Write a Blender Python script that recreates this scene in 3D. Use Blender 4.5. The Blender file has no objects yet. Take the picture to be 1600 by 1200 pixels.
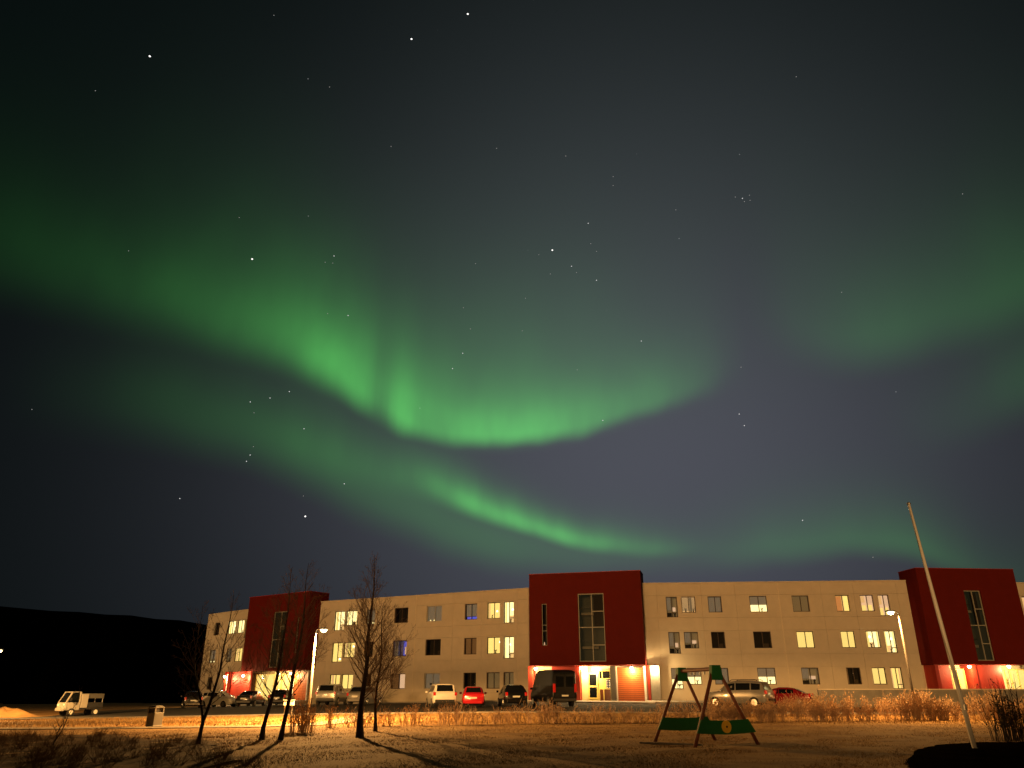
import bpy, math, random
from mathutils import Vector, Matrix
random.seed(11)
SC = bpy.context.scene
COL = SC.collection
PI = math.pi
EYE = 1.5

# ------------------------------------------------------------------ camera
cam = bpy.data.cameras.new('camera')
cam_o = bpy.data.objects.new('camera', cam)
COL.objects.link(cam_o)
cam_o.location = (0, 0, EYE)
cam_o.rotation_euler = (PI / 2 + math.radians(21.92), 0, 0)
cam.sensor_width = 36
cam.lens = 27.0
cam.clip_end = 20000
SC.camera = cam_o
SC.view_settings.view_transform = 'Standard'
SC.view_settings.look = 'None'
SC.view_settings.exposure = 0
SC.view_settings.gamma = 1
SC.view_settings.use_curve_mapping = False
SC.cycles.use_denoising = True
SC.cycles.max_bounces = 6
SC.cycles.transparent_max_bounces = 12
SC.cycles.sample_clamp_indirect = 4

# ------------------------------------------------------------------ sky: night glow and aurora, all by azimuth and elevation
W = bpy.data.worlds.new('World')
SC.world = W
W.use_nodes = True
wt = W.node_tree
wt.nodes.clear()
wn = wt.nodes.new


def link(a, b):
    wt.links.new(a, b)


def M(op, a, b=None, c=None, clamp=False):
    n = wn('ShaderNodeMath'); n.operation = op; n.use_clamp = clamp
    for i, v in enumerate((a, b, c)):
        if v is None: continue
        if isinstance(v, (int, float)): n.inputs[i].default_value = v
        else: link(v, n.inputs[i])
    return n.outputs[0]


tc = wn('ShaderNodeTexCoord')
nrm = wn('ShaderNodeVectorMath'); nrm.operation = 'NORMALIZE'
link(tc.outputs['Generated'], nrm.inputs[0])
sx = wn('ShaderNodeSeparateXYZ'); link(nrm.outputs[0], sx.inputs[0])
AZ = M('MULTIPLY', M('ARCTAN2', sx.outputs[0], sx.outputs[1]), 180 / PI)
EL = M('MULTIPLY', M('ARCSINE', sx.outputs[2]), 180 / PI)
T = M('DIVIDE', M('ADD', AZ, 60.0), 120.0, clamp=True)


def curve(pts, scale):
    n = wn('ShaderNodeFloatCurve')
    cu = n.mapping.curves[0]
    xs = [((a + 60) / 120, v / scale) for a, v in pts]
    cu.points[0].location = (0, xs[0][1]); cu.points[1].location = (1, xs[-1][1])
    for x, y in xs: cu.points.new(x, y)
    n.mapping.update()
    link(T, n.inputs['Value'])
    return M('MULTIPLY', n.outputs[0], scale)


def noise(vec_scale, scale, detail=2.0):
    mp = wn('ShaderNodeVectorMath'); mp.operation = 'MULTIPLY'
    link(nrm.outputs[0], mp.inputs[0]); mp.inputs[1].default_value = vec_scale
    n = wn('ShaderNodeTexNoise'); n.inputs['Scale'].default_value = scale; n.inputs['Detail'].default_value = detail
    link(mp.outputs[0], n.inputs['Vector'])
    return n.outputs[0]


N_RAY = noise((1, 1, .10), 13, 2.0)      # upright streaks
N_FINE = noise((1, 1, .16), 30, 2.0)
N_SOFT = noise((1, 1, .6), 5, 2)
RIB = {
'main': [(-60, 24.0, 0.0, 3.4, 2.4), (-42, 24.4, 0.02, 3.4, 2.2), (-37.3, 24.6, 0.025, 3.2, 2.0), (-33.5, 24.7, 0.038, 3.0, 1.9), (-29.3, 24.5, 0.06, 2.8, 1.8), (-24.9, 24.2, 0.10, 2.8, 1.6), (-20.1, 23.4, 0.18, 2.6, 1.4), (-17.2, 22.7, 0.34, 2.7, 1.2), (-14.1, 21.3, 0.58, 2.9, 1.0), (-11.9, 20.1, 0.60, 2.7, .8), (-10.4, 19.5, 0.22, 2.6, .8), (-8.5, 18.3, 0.74, 2.6, 0.7), (-6.8, 17.8, 0.52, 2.3, 0.6), (-2.0, 17.4, 0.66, 1.9, 0.5), (2.5, 17.8, 0.58, 1.8, 0.5), (5.5, 18.3, 0.42, 1.8, 0.5), (9, 19.1, 0.28, 1.8, 0.5), (12.0, 19.8, 0.20, 1.8, 0.55), (14.8, 20.8, 0.10, 1.8, 0.7), (18.5, 22.0, 0.00, 2.0, 1.0), (60, 22, 0, 2, 1)],
'diffuse': [(-60, 24.4, 0.01, 6.0, 2.6), (-42, 24.8, 0.025, 5.4, 2.6), (-37.3, 25.0, 0.038, 5.4, 2.5), (-33.5, 25.1, 0.055, 5.4, 2.4), (-29.3, 24.9, 0.085, 5.8, 2.3), (-24.9, 24.6, 0.14, 5.4, 2.1), (-20.1, 23.8, 0.22, 5.0, 1.9), (-14.1, 21.8, 0.34, 4.8, 1.6), (-8.0, 19.2, 0.36, 5.4, 1.4), (-2.0, 17.9, 0.34, 5.6, 1.1), (4, 18.5, 0.29, 5.4, 1.1), (9, 19.5, 0.19, 4.8, 1.1), (12.0, 20.2, 0.12, 4.4, 1.2), (15, 21.2, 0.06, 4.2, 1.4), (19, 22.4, 0.00, 4.2, 1.6), (60, 22.4, 0, 4, 1)],
'veil': [(-36, 17.0, 0.0, 3.6, 2.0), (-31.8, 17.2, 0.02, 3.6, 2.0), (-27.9, 17.4, 0.06, 3.8, 2.1), (-23.7, 17.0, 0.11, 3.7, 2.0), (-19.2, 16.2, 0.16, 3.6, 1.8), (-15.4, 14.9, 0.20, 3.4, 1.8), (-11.5, 13.2, 0.22, 3.2, 1.8), (-7.6, 11.6, 0.22, 3.1, 1.7), (-3.8, 10.2, 0.20, 2.8, 1.5), (0.0, 9.2, 0.18, 2.3, 1.4), (4.7, 8.8, 0.14, 2.0, 1.2), (9.3, 8.7, 0.10, 2.0, 1.0), (13.8, 8.5, 0.07, 2.0, 1.0), (18.2, 8.7, 0.05, 1.9, 0.9), (23, 8.8, 0, 1.9, .9)],
'core': [(-20, 17.2, 0.0, 2.4, 1.6), (-15.4, 16.2, 0.10, 2.4, 1.5), (-11.5, 15.2, 0.15, 2.0, 1.3), (-7.3, 14.2, 0.30, 1.7, 1.0), (-4.9, 13.4, 0.62, 1.4, 0.75), (-1.9, 12.2, 0.90, 1.1, 0.6), (1.4, 11.1, 0.95, .95, 0.5), (4.7, 10.2, 0.72, .85, 0.5), (8.5, 9.6, 0.36, 0.9, 0.5), (11.7, 9.3, 0.15, 0.9, 0.45), (15.5, 9.2, 0.00, 0.9, 0.4)],
'arch': [(11.6, 8.4, 0.00, 2.7, 0.9), (16.1, 8.6, 0.07, 2.6, 0.9), (20.4, 8.9, 0.14, 2.6, 0.8), (24.5, 9.0, 0.17, 2.5, 0.7), (27.1, 8.4, 0.17, 2.4, 0.7), (29.8, 7.2, 0.12, 2.7, 0.7), (32.4, 6.1, 0.06, 2.6, 0.7)],
'patch': [(18.5, 24.0, 0.00, 5.0, 1.8), (22.8, 22.6, 0.06, 5.2, 1.6), (25.3, 21.8, 0.11, 5.0, 1.5), (28.7, 21.5, 0.14, 4.8, 1.4), (32.0, 21.9, 0.12, 4.8, 1.4), (34.7, 22.2, 0.11, 4.9, 1.4), (36.6, 22.5, 0.11, 5.2, 1.4), (44, 23, .05, 5, 1.6)],
'low': [(26.0, 15.7, 0.00, 2.9, 1.6), (30.7, 15.7, 0.04, 2.8, 1.5), (33.2, 16.5, 0.07, 3.0, 1.5), (35.5, 17.1, 0.10, 3.1, 1.5), (44, 17.5, .04, 3, 1.5)],
}
total = None
for key, tab in RIB.items():
    e0 = curve([(p[0], p[1]) for p in tab], 60)
    b = curve([(p[0], p[2]) for p in tab], 1.2)
    h = curve([(p[0], p[3]) for p in tab], 20)
    w = curve([(p[0], p[4]) for p in tab], 10)
    amp = {'main': 1.3, 'core': .5, 'diffuse': .5}.get(key, .8)
    d = M('SUBTRACT', M('SUBTRACT', EL, e0), M('MULTIPLY', M('SUBTRACT', N_RAY, .5), amp))
    mr = wn('ShaderNodeMapRange'); mr.interpolation_type = 'SMOOTHSTEP'
    link(d, mr.inputs['Value']); link(M('MULTIPLY', w, -1.4), mr.inputs['From Min']); link(M('MULTIPLY', w, 1.4), mr.inputs['From Max'])
    fall = M('EXPONENT', M('MULTIPLY', M('POWER', M('DIVIDE', M('MAXIMUM', d, 0.0), M('MULTIPLY', h, {'main': 1.35, 'diffuse': 1.2}.get(key, 1.1))), 1.35), -1.0))
    ray = M('ADD', M('MULTIPLY', N_FINE, .8), .6) if key in ('main', 'core') else M('ADD', M('MULTIPLY', N_RAY, .3), .85)
    v = M('MULTIPLY', M('MULTIPLY', M('MAXIMUM', b, 0.0), mr.outputs[0]), M('MULTIPLY', fall, ray))
    total = v if total is None else M('ADD', total, v)
total = M('MULTIPLY', total, M('ADD', M('MULTIPLY', N_SOFT, 1.0), .5))

# soft grey-violet night glow, strongest over the town, fading to the zenith and the sides
ga = M('DIVIDE', M('SUBTRACT', AZ, 10.0), 26.0)
ge = M('DIVIDE', M('SUBTRACT', EL, 17.0), 24.0)
g = M('EXPONENT', M('MULTIPLY', M('ADD', M('MULTIPLY', ga, ga), M('MULTIPLY', ge, ge)), -1.0))
glow = wn('ShaderNodeMixRGB'); glow.blend_type = 'MIX'
link(g, glow.inputs[0])
glow.inputs[1].default_value = (.0020, .0038, .0038, 1)
tint = wn('ShaderNodeMixRGB')
tr = wn('ShaderNodeMapRange'); tr.interpolation_type = 'SMOOTHSTEP'; tr.inputs['From Min'].default_value = 14; tr.inputs['From Max'].default_value = 34
link(EL, tr.inputs['Value']); link(tr.outputs[0], tint.inputs[0])
tint.inputs[1].default_value = (.074, .078, .098, 1); tint.inputs[2].default_value = (.066, .078, .084, 1)
link(tint.outputs[0], glow.inputs[2])
aur = wn('ShaderNodeMixRGB'); aur.blend_type = 'MULTIPLY'; aur.inputs[0].default_value = 1
aur.inputs[1].default_value = (.066, .45, .068, 1)
cmb = wn('ShaderNodeCombineXYZ')
for i in range(3): link(total, cmb.inputs[i])
link(cmb.outputs[0], aur.inputs[2])
addc = wn('ShaderNodeMixRGB'); addc.blend_type = 'ADD'; addc.inputs[0].default_value = 1
link(glow.outputs[0], addc.inputs[1]); link(aur.outputs[0], addc.inputs[2])
vo = wn('ShaderNodeTexVoronoi'); vo.inputs['Scale'].default_value = 24
link(nrm.outputs[0], vo.inputs['Vector'])
vs = wn('ShaderNodeMapRange'); vs.inputs['From Min'].default_value = .021; vs.inputs['From Max'].default_value = .006
vs.inputs['To Min'].default_value = 0; vs.inputs['To Max'].default_value = .16
link(vo.outputs['Distance'], vs.inputs['Value'])
cst = wn('ShaderNodeCombineXYZ')
for i in range(3): link(vs.outputs[0], cst.inputs[i])
addst = wn('ShaderNodeMixRGB'); addst.blend_type = 'ADD'; addst.inputs[0].default_value = 1
link(addc.outputs[0], addst.inputs[1]); link(cst.outputs[0], addst.inputs[2])
# last trace of the sun far under the horizon
nis = wn('ShaderNodeTexSky'); nis.sky_type = 'NISHITA'; nis.sun_disc = False
nis.sun_elevation = math.radians(-8); nis.sun_rotation = math.radians(196)
bg1 = wn('ShaderNodeBackground'); bg1.inputs['Strength'].default_value = 1
link(addst.outputs[0], bg1.inputs['Color'])
bg2 = wn('ShaderNodeBackground'); bg2.inputs['Strength'].default_value = .05
link(nis.outputs[0], bg2.inputs['Color'])
ash = wn('ShaderNodeAddShader'); link(bg1.outputs[0], ash.inputs[0]); link(bg2.outputs[0], ash.inputs[1])
wo = wn('ShaderNodeOutputWorld'); link(ash.outputs[0], wo.inputs['Surface'])

# ------------------------------------------------------------------ the low warm light from the town behind the viewpoint
sun = bpy.data.lights.new('town_light', 'SUN')
sun.energy = 1.9
sun.angle = math.radians(8.0)
sun.color = (1.0, .53, .185)
sun_o = bpy.data.objects.new('town_light', sun)
COL.objects.link(sun_o)
sun_o.rotation_euler = Vector((.30, .95, -.026)).to_track_quat('-Z', 'Y').to_euler()


# ------------------------------------------------------------------ materials
MATS = {}


def mat(name, col, rough=.8, metal=0.0, emit=None, es=1.0, coat=0.0, var=0.0, vscale=8.0, col2=None, bump=0.0, bscale=40.0, spec=.5, stretch=None):
    if name in MATS: return MATS[name]
    m = bpy.data.materials.new(name); m.use_nodes = True
    nt = m.node_tree; b = nt.nodes['Principled BSDF']
    b.inputs['Base Color'].default_value = (*col, 1)
    b.inputs['Roughness'].default_value = rough
    b.inputs['Metallic'].default_value = metal
    b.inputs['Coat Weight'].default_value = coat
    b.inputs['Specular IOR Level'].default_value = spec
    if emit:
        b.inputs['Emission Color'].default_value = (*emit, 1)
        b.inputs['Emission Strength'].default_value = es
    co = nt.nodes.new('ShaderNodeTexCoord')
    src = co.outputs['Object']
    if stretch:
        mp = nt.nodes.new('ShaderNodeMapping'); mp.inputs['Scale'].default_value = stretch
        nt.links.new(src, mp.inputs['Vector']); src = mp.outputs[0]
    if col2 or var:
        n = nt.nodes.new('ShaderNodeTexNoise'); n.inputs['Scale'].default_value = vscale; n.inputs['Detail'].default_value = 6
        n.inputs['Roughness'].default_value = .65
        nt.links.new(src, n.inputs['Vector'])
        r = nt.nodes.new('ShaderNodeValToRGB')
        c2 = col2 or tuple(c * (1 - var) for c in col)
        r.color_ramp.elements[0].position = .36; r.color_ramp.elements[0].color = (*c2, 1)
        r.color_ramp.elements[1].position = .64; r.color_ramp.elements[1].color = (*col, 1)
        nt.links.new(n.outputs[0], r.inputs[0]); nt.links.new(r.outputs[0], b.inputs['Base Color'])
    if bump:
        n2 = nt.nodes.new('ShaderNodeTexNoise'); n2.inputs['Scale'].default_value = bscale; n2.inputs['Detail'].default_value = 5
        nt.links.new(src, n2.inputs['Vector'])
        bp = nt.nodes.new('ShaderNodeBump'); bp.inputs['Strength'].default_value = bump; bp.inputs['Distance'].default_value = .05
        nt.links.new(n2.outputs[0], bp.inputs['Height']); nt.links.new(bp.outputs[0], b.inputs['Normal'])
    if emit: m.cycles.emission_sampling = 'NONE'
    MATS[name] = m
    return m


def glass_mat(name, tint, refl=.10, trans=1.0):
    if name in MATS: return MATS[name]
    m = bpy.data.materials.new(name); m.use_nodes = True
    nt = m.node_tree; nt.nodes.clear()
    t = nt.nodes.new('ShaderNodeBsdfTransparent'); t.inputs[0].default_value = (*tint, 1)
    g = nt.nodes.new('ShaderNodeBsdfGlossy'); g.inputs['Roughness'].default_value = .04
    mx = nt.nodes.new('ShaderNodeMixShader'); mx.inputs[0].default_value = refl
    o = nt.nodes.new('ShaderNodeOutputMaterial')
    nt.links.new(t.outputs[0], mx.inputs[1]); nt.links.new(g.outputs[0], mx.inputs[2]); nt.links.new(mx.outputs[0], o.inputs[0])
    MATS[name] = m
    return m


cream = mat('cream_render', (.64, .55, .42), .85, var=.09, vscale=.9, bump=.12, bscale=60)
cream2 = mat('cream_trim', (.70, .60, .45), .8, var=.1)
redw = mat('red_cladding', (.125, .0095, .005), .75, spec=.12, var=.12, vscale=1.2, bump=.06, bscale=40)
redf = mat('red_panel', (.36, .022, .010), .55, var=.1, vscale=2)
slatm = mat('red_stained_wood', (.56, .13, .03), .55, var=.35, vscale=3, stretch=(.6, 6, 9), bump=.1)
concrete = mat('grey_concrete', (.26, .24, .21), .9, var=.25, vscale=1.5, bump=.2)
greyp = mat('grey_paint', (.16, .155, .14), .7, var=.12)
framed = mat('brown_frame', (.055, .032, .018), .6)
framew = mat('pale_frame', (.42, .40, .34), .6)
frameg = mat('grey_frame', (.32, .30, .24), .55)
yellowf = mat('yellow_door_frame', (.75, .58, .16), .5)
white = mat('white_paint', (.75, .73, .68), .5, var=.06)
black = mat('black_plastic', (.012, .012, .013), .5)
rubber = mat('tyre_rubber', (.012, .012, .012), .85)
metal = mat('galvanised_steel', (.45, .44, .42), .45, metal=.6, var=.2, vscale=6)
alu = mat('silver_rim', (.5, .5, .5), .3, metal=.9)
darkroom = mat('dark_room', (.020, .015, .012), .9)
glass = glass_mat('window_glass', (.95, .96, .93), .06)
carglass = mat('car_glass', (.006, .007, .008), .06, coat=.5)
bark = mat('bark', (.040, .026, .017), .9, var=.45, vscale=12, bump=.6, bscale=30)
twigm = mat('twig', (.16, .10, .06), .85, var=.3, vscale=5)
paletwig = mat('pale_twig', (.46, .29, .17), .85, var=.45, vscale=2.5)
deadleaf = mat('dead_leaf', (.50, .31, .16), .8, var=.5, vscale=4)
darktwig = mat('dark_twig', (.020, .016, .012), .9)
lawnm = mat('lawn', (.40, .25, .10), .95, col2=(.24, .135, .055), vscale=.5, bump=.5, bscale=5, spec=.1)
bladem = mat('dry_grass', (.42, .265, .105), .95, col2=(.24, .14, .058), vscale=.6, spec=.05)
asph = mat('asphalt', (.050, .047, .043), .9, spec=.15, var=.3, vscale=2, bump=.35, bscale=50)
pathm = mat('footpath_asphalt', (.26, .21, .15), .9, var=.25, vscale=1.2, bump=.3, bscale=30)
pave = mat('pavement', (.34, .31, .27), .85, var=.2, vscale=2)
darkgnd = mat('near_black_ground', (.008, .006, .004), 1.0, spec=0.0, var=.5, vscale=3, bump=.8, bscale=10)
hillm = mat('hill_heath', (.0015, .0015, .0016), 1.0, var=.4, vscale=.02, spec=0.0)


def lit(name, col, s): return mat(name, (.3, .25, .18), .9, emit=col, es=s)


lit_yellow = lit('lit_yellow', (1.0, .68, .19), 1.15)
lit_white = lit('lit_white', (1.0, .80, .36), 1.7)
lit_hot = lit('lit_hot', (1.0, .88, .55), 4.0)
lit_warm = lit('lit_warm', (1.0, .56, .22), .8)
lit_peach = lit('lit_peach', (1.0, .60, .36), .75)
lit_orange = lit('lit_orange_curtain', (1.0, .33, .09), .55)
lit_blue = lit('lit_blue', (.03, .11, 1.0), .65)
lit_bluedim = lit('lit_blue_dim', (.10, .22, .65), .10)
lit_grey = lit('lit_grey_blind', (.60, .52, .38), .14)
lit_dim = lit('lit_dim', (.75, .50, .22), .10)
lit_red = lit('lit_red_curtain', (.55, .17, .06), .09)
lit_green = mat('lit_stair', (.05, .045, .03), .9, emit=(.42, .36, .16), es=.022)
bulb = lit('lamp_glass', (1.0, .80, .42), 22.0)
starm = [lit('star_light_faint', (.85, .95, 1.0), .30), lit('star_light', (.92, .97, 1.0), .75), lit('star_light_bright', (1.0, .98, .95), 1.6)]


# ------------------------------------------------------------------ mesh helpers
class MB:
    def __init__(s): s.v = []; s.f = []

    def quad(s, *p):
        i = len(s.v); s.v += [tuple(q) for q in p]; s.f.append(tuple(range(i, i + len(p)))); return s

    def box(s, a, b):
        x0, y0, z0 = a; x1, y1, z1 = b; i = len(s.v)
        s.v += [(x0, y0, z0), (x1, y0, z0), (x1, y1, z0), (x0, y1, z0), (x0, y0, z1), (x1, y0, z1), (x1, y1, z1), (x0, y1, z1)]
        s.f += [tuple(i + k for k in q) for q in ((0, 3, 2, 1), (4, 5, 6, 7), (0, 1, 5, 4), (1, 2, 6, 5), (2, 3, 7, 6), (3, 0, 4, 7))]
        return s

    def hexa(s, p):
        i = len(s.v); s.v += [tuple(q) for q in p]
        s.f += [tuple(i + k for k in q) for q in ((0, 3, 2, 1), (4, 5, 6, 7), (0, 1, 5, 4), (1, 2, 6, 5), (2, 3, 7, 6), (3, 0, 4, 7))]
        return s

    def bar(s, a, b, w, h, up=(0, 0, 1)):
        a = Vector(a); b = Vector(b); d = (b - a).normalized()
        x = d.cross(Vector(up))
        if x.length < 1e-3: x = d.cross(Vector((1, 0, 0)))
        x.normalize(); y = x.cross(d)
        x *= w / 2; y *= h / 2
        return s.hexa([a - x - y, a + x - y, a + x + y, a - x + y, b - x - y, b + x - y, b + x + y, b - x + y])

    def tube(s, pts, rad, n=6, cap=True):
        pts = [Vector(p) for p in pts]
        if not isinstance(rad, (list, tuple)): rad = [rad] * len(pts)
        base = len(s.v)
        for k, p in enumerate(pts):
            d = (pts[min(k + 1, len(pts) - 1)] - pts[max(k - 1, 0)])
            d = d.normalized() if d.length > 1e-6 else Vector((0, 0, 1))
            x = d.cross(Vector((.31, .95, .05)))
            if x.length < 1e-3: x = d.cross(Vector((1, 0, 0)))
            x.normalize(); y = d.cross(x)
            for j in range(n):
                a = 2 * PI * j / n
                s.v.append(tuple(p + (x * math.cos(a) + y * math.sin(a)) * rad[k]))
        for k in range(len(pts) - 1):
            for j in range(n):
                a = base + k * n + j; b = base + k * n + (j + 1) % n
                s.f.append((a, b, b + n, a + n))
        if cap and n > 2:
            s.f.append(tuple(base + j for j in reversed(range(n))))
            s.f.append(tuple(base + (len(pts) - 1) * n + j for j in range(n)))
        return s

    def lathe(s, prof, n=12, o=(0, 0, 0)):
        base = len(s.v)
        for r, z in prof:
            for j in range(n):
                a = 2 * PI * j / n
                s.v.append((o[0] + r * math.cos(a), o[1] + r * math.sin(a), o[2] + z))
        for k in range(len(prof) - 1):
            for j in range(n):
                a = base + k * n + j; b = base + k * n + (j + 1) % n
                s.f.append((a, b, b + n, a + n))
        s.f.append(tuple(base + j for j in reversed(range(n))))
        s.f.append(tuple(base + (len(prof) - 1) * n + j for j in range(n)))
        return s

    def mesh(s, name, m, smooth=False):
        me = bpy.data.meshes.new(name); me.from_pydata(s.v, [], s.f)
        if m: me.materials.append(m)
        if smooth: me.polygons.foreach_set('use_smooth', [True] * len(me.polygons))
        me.update()
        return me

    def build(s, name, m, parent=None, loc=(0, 0, 0), rz=0.0, smooth=False, bevel=0):
        o = bpy.data.objects.new(name, s.mesh(name, m, smooth))
        COL.objects.link(o); o.location = loc; o.rotation_euler = (0, 0, rz)
        if parent: o.parent = parent
        if bevel:
            bv = o.modifiers.new('bevel', 'BEVEL'); bv.width = bevel; bv.segments = 2; bv.limit_method = 'ANGLE'
        return o


def tag(o, label=None, cat=None, group=None, kind=None):
    for k, v in (('label', label), ('category', cat), ('group', group), ('kind', kind)):
        if v: o[k] = v
    return o


def thing(name, label, cat, loc, rz=0.0, group=None):
    o = bpy.data.objects.new(name, None); COL.objects.link(o)
    o.empty_display_size = .2
    o.location = loc; o.rotation_euler = (0, 0, rz)
    return tag(o, label, cat, group)


def shared(name, me, parent, loc=(0, 0, 0), rz=0.0):
    o = bpy.data.objects.new(name, me); COL.objects.link(o); o.parent = parent
    o.location = loc; o.rotation_euler = (0, 0, rz)
    return o


# ------------------------------------------------------------------ terrain
def pw(x, t):
    if x <= t[0][0]: return t[0][1]
    for (a, b), (c, d) in zip(t, t[1:]):
        if x <= c: return b + (d - b) * (x - a) / (c - a)
    return t[-1][1]


def ground(x, y):
    z = pw(y, [(0, 0), (32, 0), (45, .15), (64, .52), (71, .80), (120, 1.0)])
    k = pw(y, [(30, 0), (45, .30), (64, .70), (90, .85), (160, .9)])
    z -= k * min(1, max(0, -x / 35.0))
    if y < -4:     # unseen bank added behind the viewpoint to shade the facade's lower part
        t = min(1, (-4 - y) / 7.0); t = t * t * (3 - 2 * t)
        if y < -13: t *= max(0, 1 - (-13 - y) / 10)
        z += (4.5 + .15 * math.sin(x * .13) + .7 * min(1, max(0, (-8 - x) / 15)) - 2.9 * math.exp(-((x + 2.0) / 6.0) ** 2)) * t  # raised at left, dipped towards flagpole and swing, to shape that light
    return z


def G(x, y, dz=0.0): return (x, y, ground(x, y) + dz)


def axis(lo, hi, step, far):
    a = []; v = lo
    while v <= hi + 1e-6: a.append(v); v += step
    d = step; v = hi
    while v < far: d *= 1.6; v += d; a.append(v)
    d = step; v = lo; pre = []
    while v > -far: d *= 1.6; v -= d; pre.append(v)
    return pre[::-1] + a


def sheet(name, x0, x1, y0, y1, m, dz, inside=None, step=1.0):
    b = MB(); nx = max(1, round((x1 - x0) / step)); ny = max(1, round((y1 - y0) / step)); idx = {}
    def vid(i, j):
        if (i, j) not in idx:
            x = x0 + (x1 - x0) * i / nx; y = y0 + (y1 - y0) * j / ny
            idx[i, j] = len(b.v); b.v.append((x, y, ground(x, y) + dz))
        return idx[i, j]
    for i in range(nx):
        for j in range(ny):
            if inside and not inside(x0 + (x1 - x0) * (i + .5) / nx, y0 + (y1 - y0) * (j + .5) / ny): continue
            b.f.append((vid(i, j), vid(i + 1, j), vid(i + 1, j + 1), vid(i, j + 1)))
    return tag(b.build(name, m, smooth=True), kind='structure')


def strip(name, pts, width, m, dz, kerb=None):
    """a ribbon of ground along a line, following the terrain"""
    b = MB(); n = len(pts); P = [Vector((p[0], p[1], 0)) for p in pts]; rows = []
    fine = []
    for k in range(n - 1):
        seg = max(1, int((P[k + 1] - P[k]).length / 1.0))
        for q in range(seg): fine.append(P[k].lerp(P[k + 1], q / seg))
    fine.append(P[-1])
    for k, p in enumerate(fine):
        d = (fine[min(k + 1, len(fine) - 1)] - fine[max(k - 1, 0)]).normalized(); nn = Vector((-d.y, d.x, 0))
        r = []
        for q in range(5):
            c = p + nn * width * (q / 4 - .5)
            r.append(len(b.v)); b.v.append((c.x, c.y, ground(c.x, c.y) + dz))
        rows.append(r)
    for a, c in zip(rows, rows[1:]):
        for q in range(4): b.f.append((a[q], c[q], c[q + 1], a[q + 1]))
    if kerb:
        for a, c in zip(rows, rows[1:]):
            for q in (0, 4):
                pa = b.v[a[q]]; pc = b.v[c[q]]
                b.quad(pa, pc, (pc[0], pc[1], pc[2] - kerb), (pa[0], pa[1], pa[2] - kerb))
    return tag(b.build(name, m), kind='structure')


gx = axis(-70, 70, 1.0, 3500); gy = axis(-50, 120, 1.0, 3500)
b = MB()
for y in gy:
    for x in gx:
        u = .035 * math.sin(x * 1.7 + 1.3 * math.sin(y * .9)) * math.sin(y * 1.3 + x * .4) if -20 < y < 35 else 0
        if x < -7 and y < 34: u += .07 * (math.sin(x * 2.3 + y) * math.sin(y * 1.9 - x * .6))
        b.v.append((x, y, ground(x, y) + u))
nx = len(gx)
for j in range(len(gy) - 1):
    for i in range(nx - 1):
        b.f.append((j * nx + i, j * nx + i + 1, (j + 1) * nx + i + 1, (j + 1) * nx + i))
tag(b.build('ground', lawnm, smooth=True), kind='structure')


def front_edge(x):     # the lawn-side edge of the car park
    return pw(x, [(-60, 53), (-36, 53.5), (-24, 55), (-14, 56), (0, 54), (20, 52), (60, 52)])


sheet('car_park', -70, 70, 42, 118, asph, .03, lambda x, y: y > front_edge(x) and y < 112 - .2 * abs(x) and not (x < -35.5 and y > 60), .5)
strip('kerb', [(x, front_edge(x) - .1) for x in range(-33, 66, 3)], .16, concrete, .085, .09)
strip('footpath', [(-60, 37.6), (-30, 38.2), (-17, 38.9), (-12, 39.6), (-9.6, 41.5), (-9.0, 45), (-9.5, 54)], 1.7, pathm, .035)

rb_ = random.Random(2)
sheet('rough_ground', -26, -6.5, 15, 33.5, mat('rough_heath', (.115, .062, .026), 1.0, col2=(.035, .020, .010), vscale=.9, bump=1.0, bscale=4, spec=.05), .05,
      lambda x, y: y < 31.5 - .28 * (x + 16) + 1.2 * math.sin(x * 1.1) - max(0, x + 13) * 1.1, .5)
# heap of dry earth left of the truck
mb = MB(); NR, NS = 7, 20
for i in range(NR + 1):
    for j in range(NS):
        a = 2 * PI * j / NS; f = i / NR; rr_ = 2.3 * f * (1 + .18 * math.sin(3 * a + 1) + .1 * math.sin(7 * a))
        mb.v.append((rr_ * 1.25 * math.cos(a), rr_ * .8 * math.sin(a), (.62 * math.cos(f * PI / 2) ** 1.3 * (1 + .22 * math.sin(3 * a + i * .8)) - .08 + rb_.uniform(-.05, .05))))
for i in range(NR):
    for j in range(NS): mb.f.append((i * NS + j, (i + 1) * NS + j, (i + 1) * NS + (j + 1) % NS, i * NS + (j + 1) % NS))
tag(mb.build('earth_heap', lawnm, None, G(-38.6, 63.5, 0), smooth=True), 'low heap of dry earth left of the white truck', 'earth heap')

# far hills all round
hb = MB(); NA = 240
prof = [(-180, .1), (-120, .1), (-100, 1.5), (-80, 3.6), (-50, 4.9), (-40, 5.2), (-32.8, 4.84), (-30.7, 4.8), (-28.6, 4.71), (-26.4, 4.6), (-25.5, 4.68), (-24.1, 4.53), (-23.1, 4.36), (-22.2, 4.44), (-21.0, 4.23), (-14, 3.6), (0, 2.6), (20, 2.0), (60, 2.4), (100, 1.2), (120, .1), (180, .1)]
rr = [(128, 0), (260, .05), (500, .12), (800, .30), (1100, .62), (1350, .86), (1500, 1.0), (1900, .7), (2600, .0)]
for k in range(NA):
    a = -180 + 360 * k / NA
    e = math.tan(math.radians(pw(a, prof) + .05 * math.sin(a * 2.1) + .04 * math.sin(a * 5.3 + 1)))
    for q, (rd, f) in enumerate(rr):
        hh = e * 1500 * f + (6 * math.sin(a * .9 + q * 2) if 0 < q < 4 else 0)
        hb.v.append((rd * math.sin(math.radians(a)), rd * math.cos(math.radians(a)), EYE + hh - (4 if f == 0 and q else 1.6 if f == 0 else 0)))
nr = len(rr)
for k in range(NA):
    for q in range(nr - 1):
        a = k * nr + q; c = ((k + 1) % NA) * nr + q
        hb.f.append((a, c, c + 1, a + 1))
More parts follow.
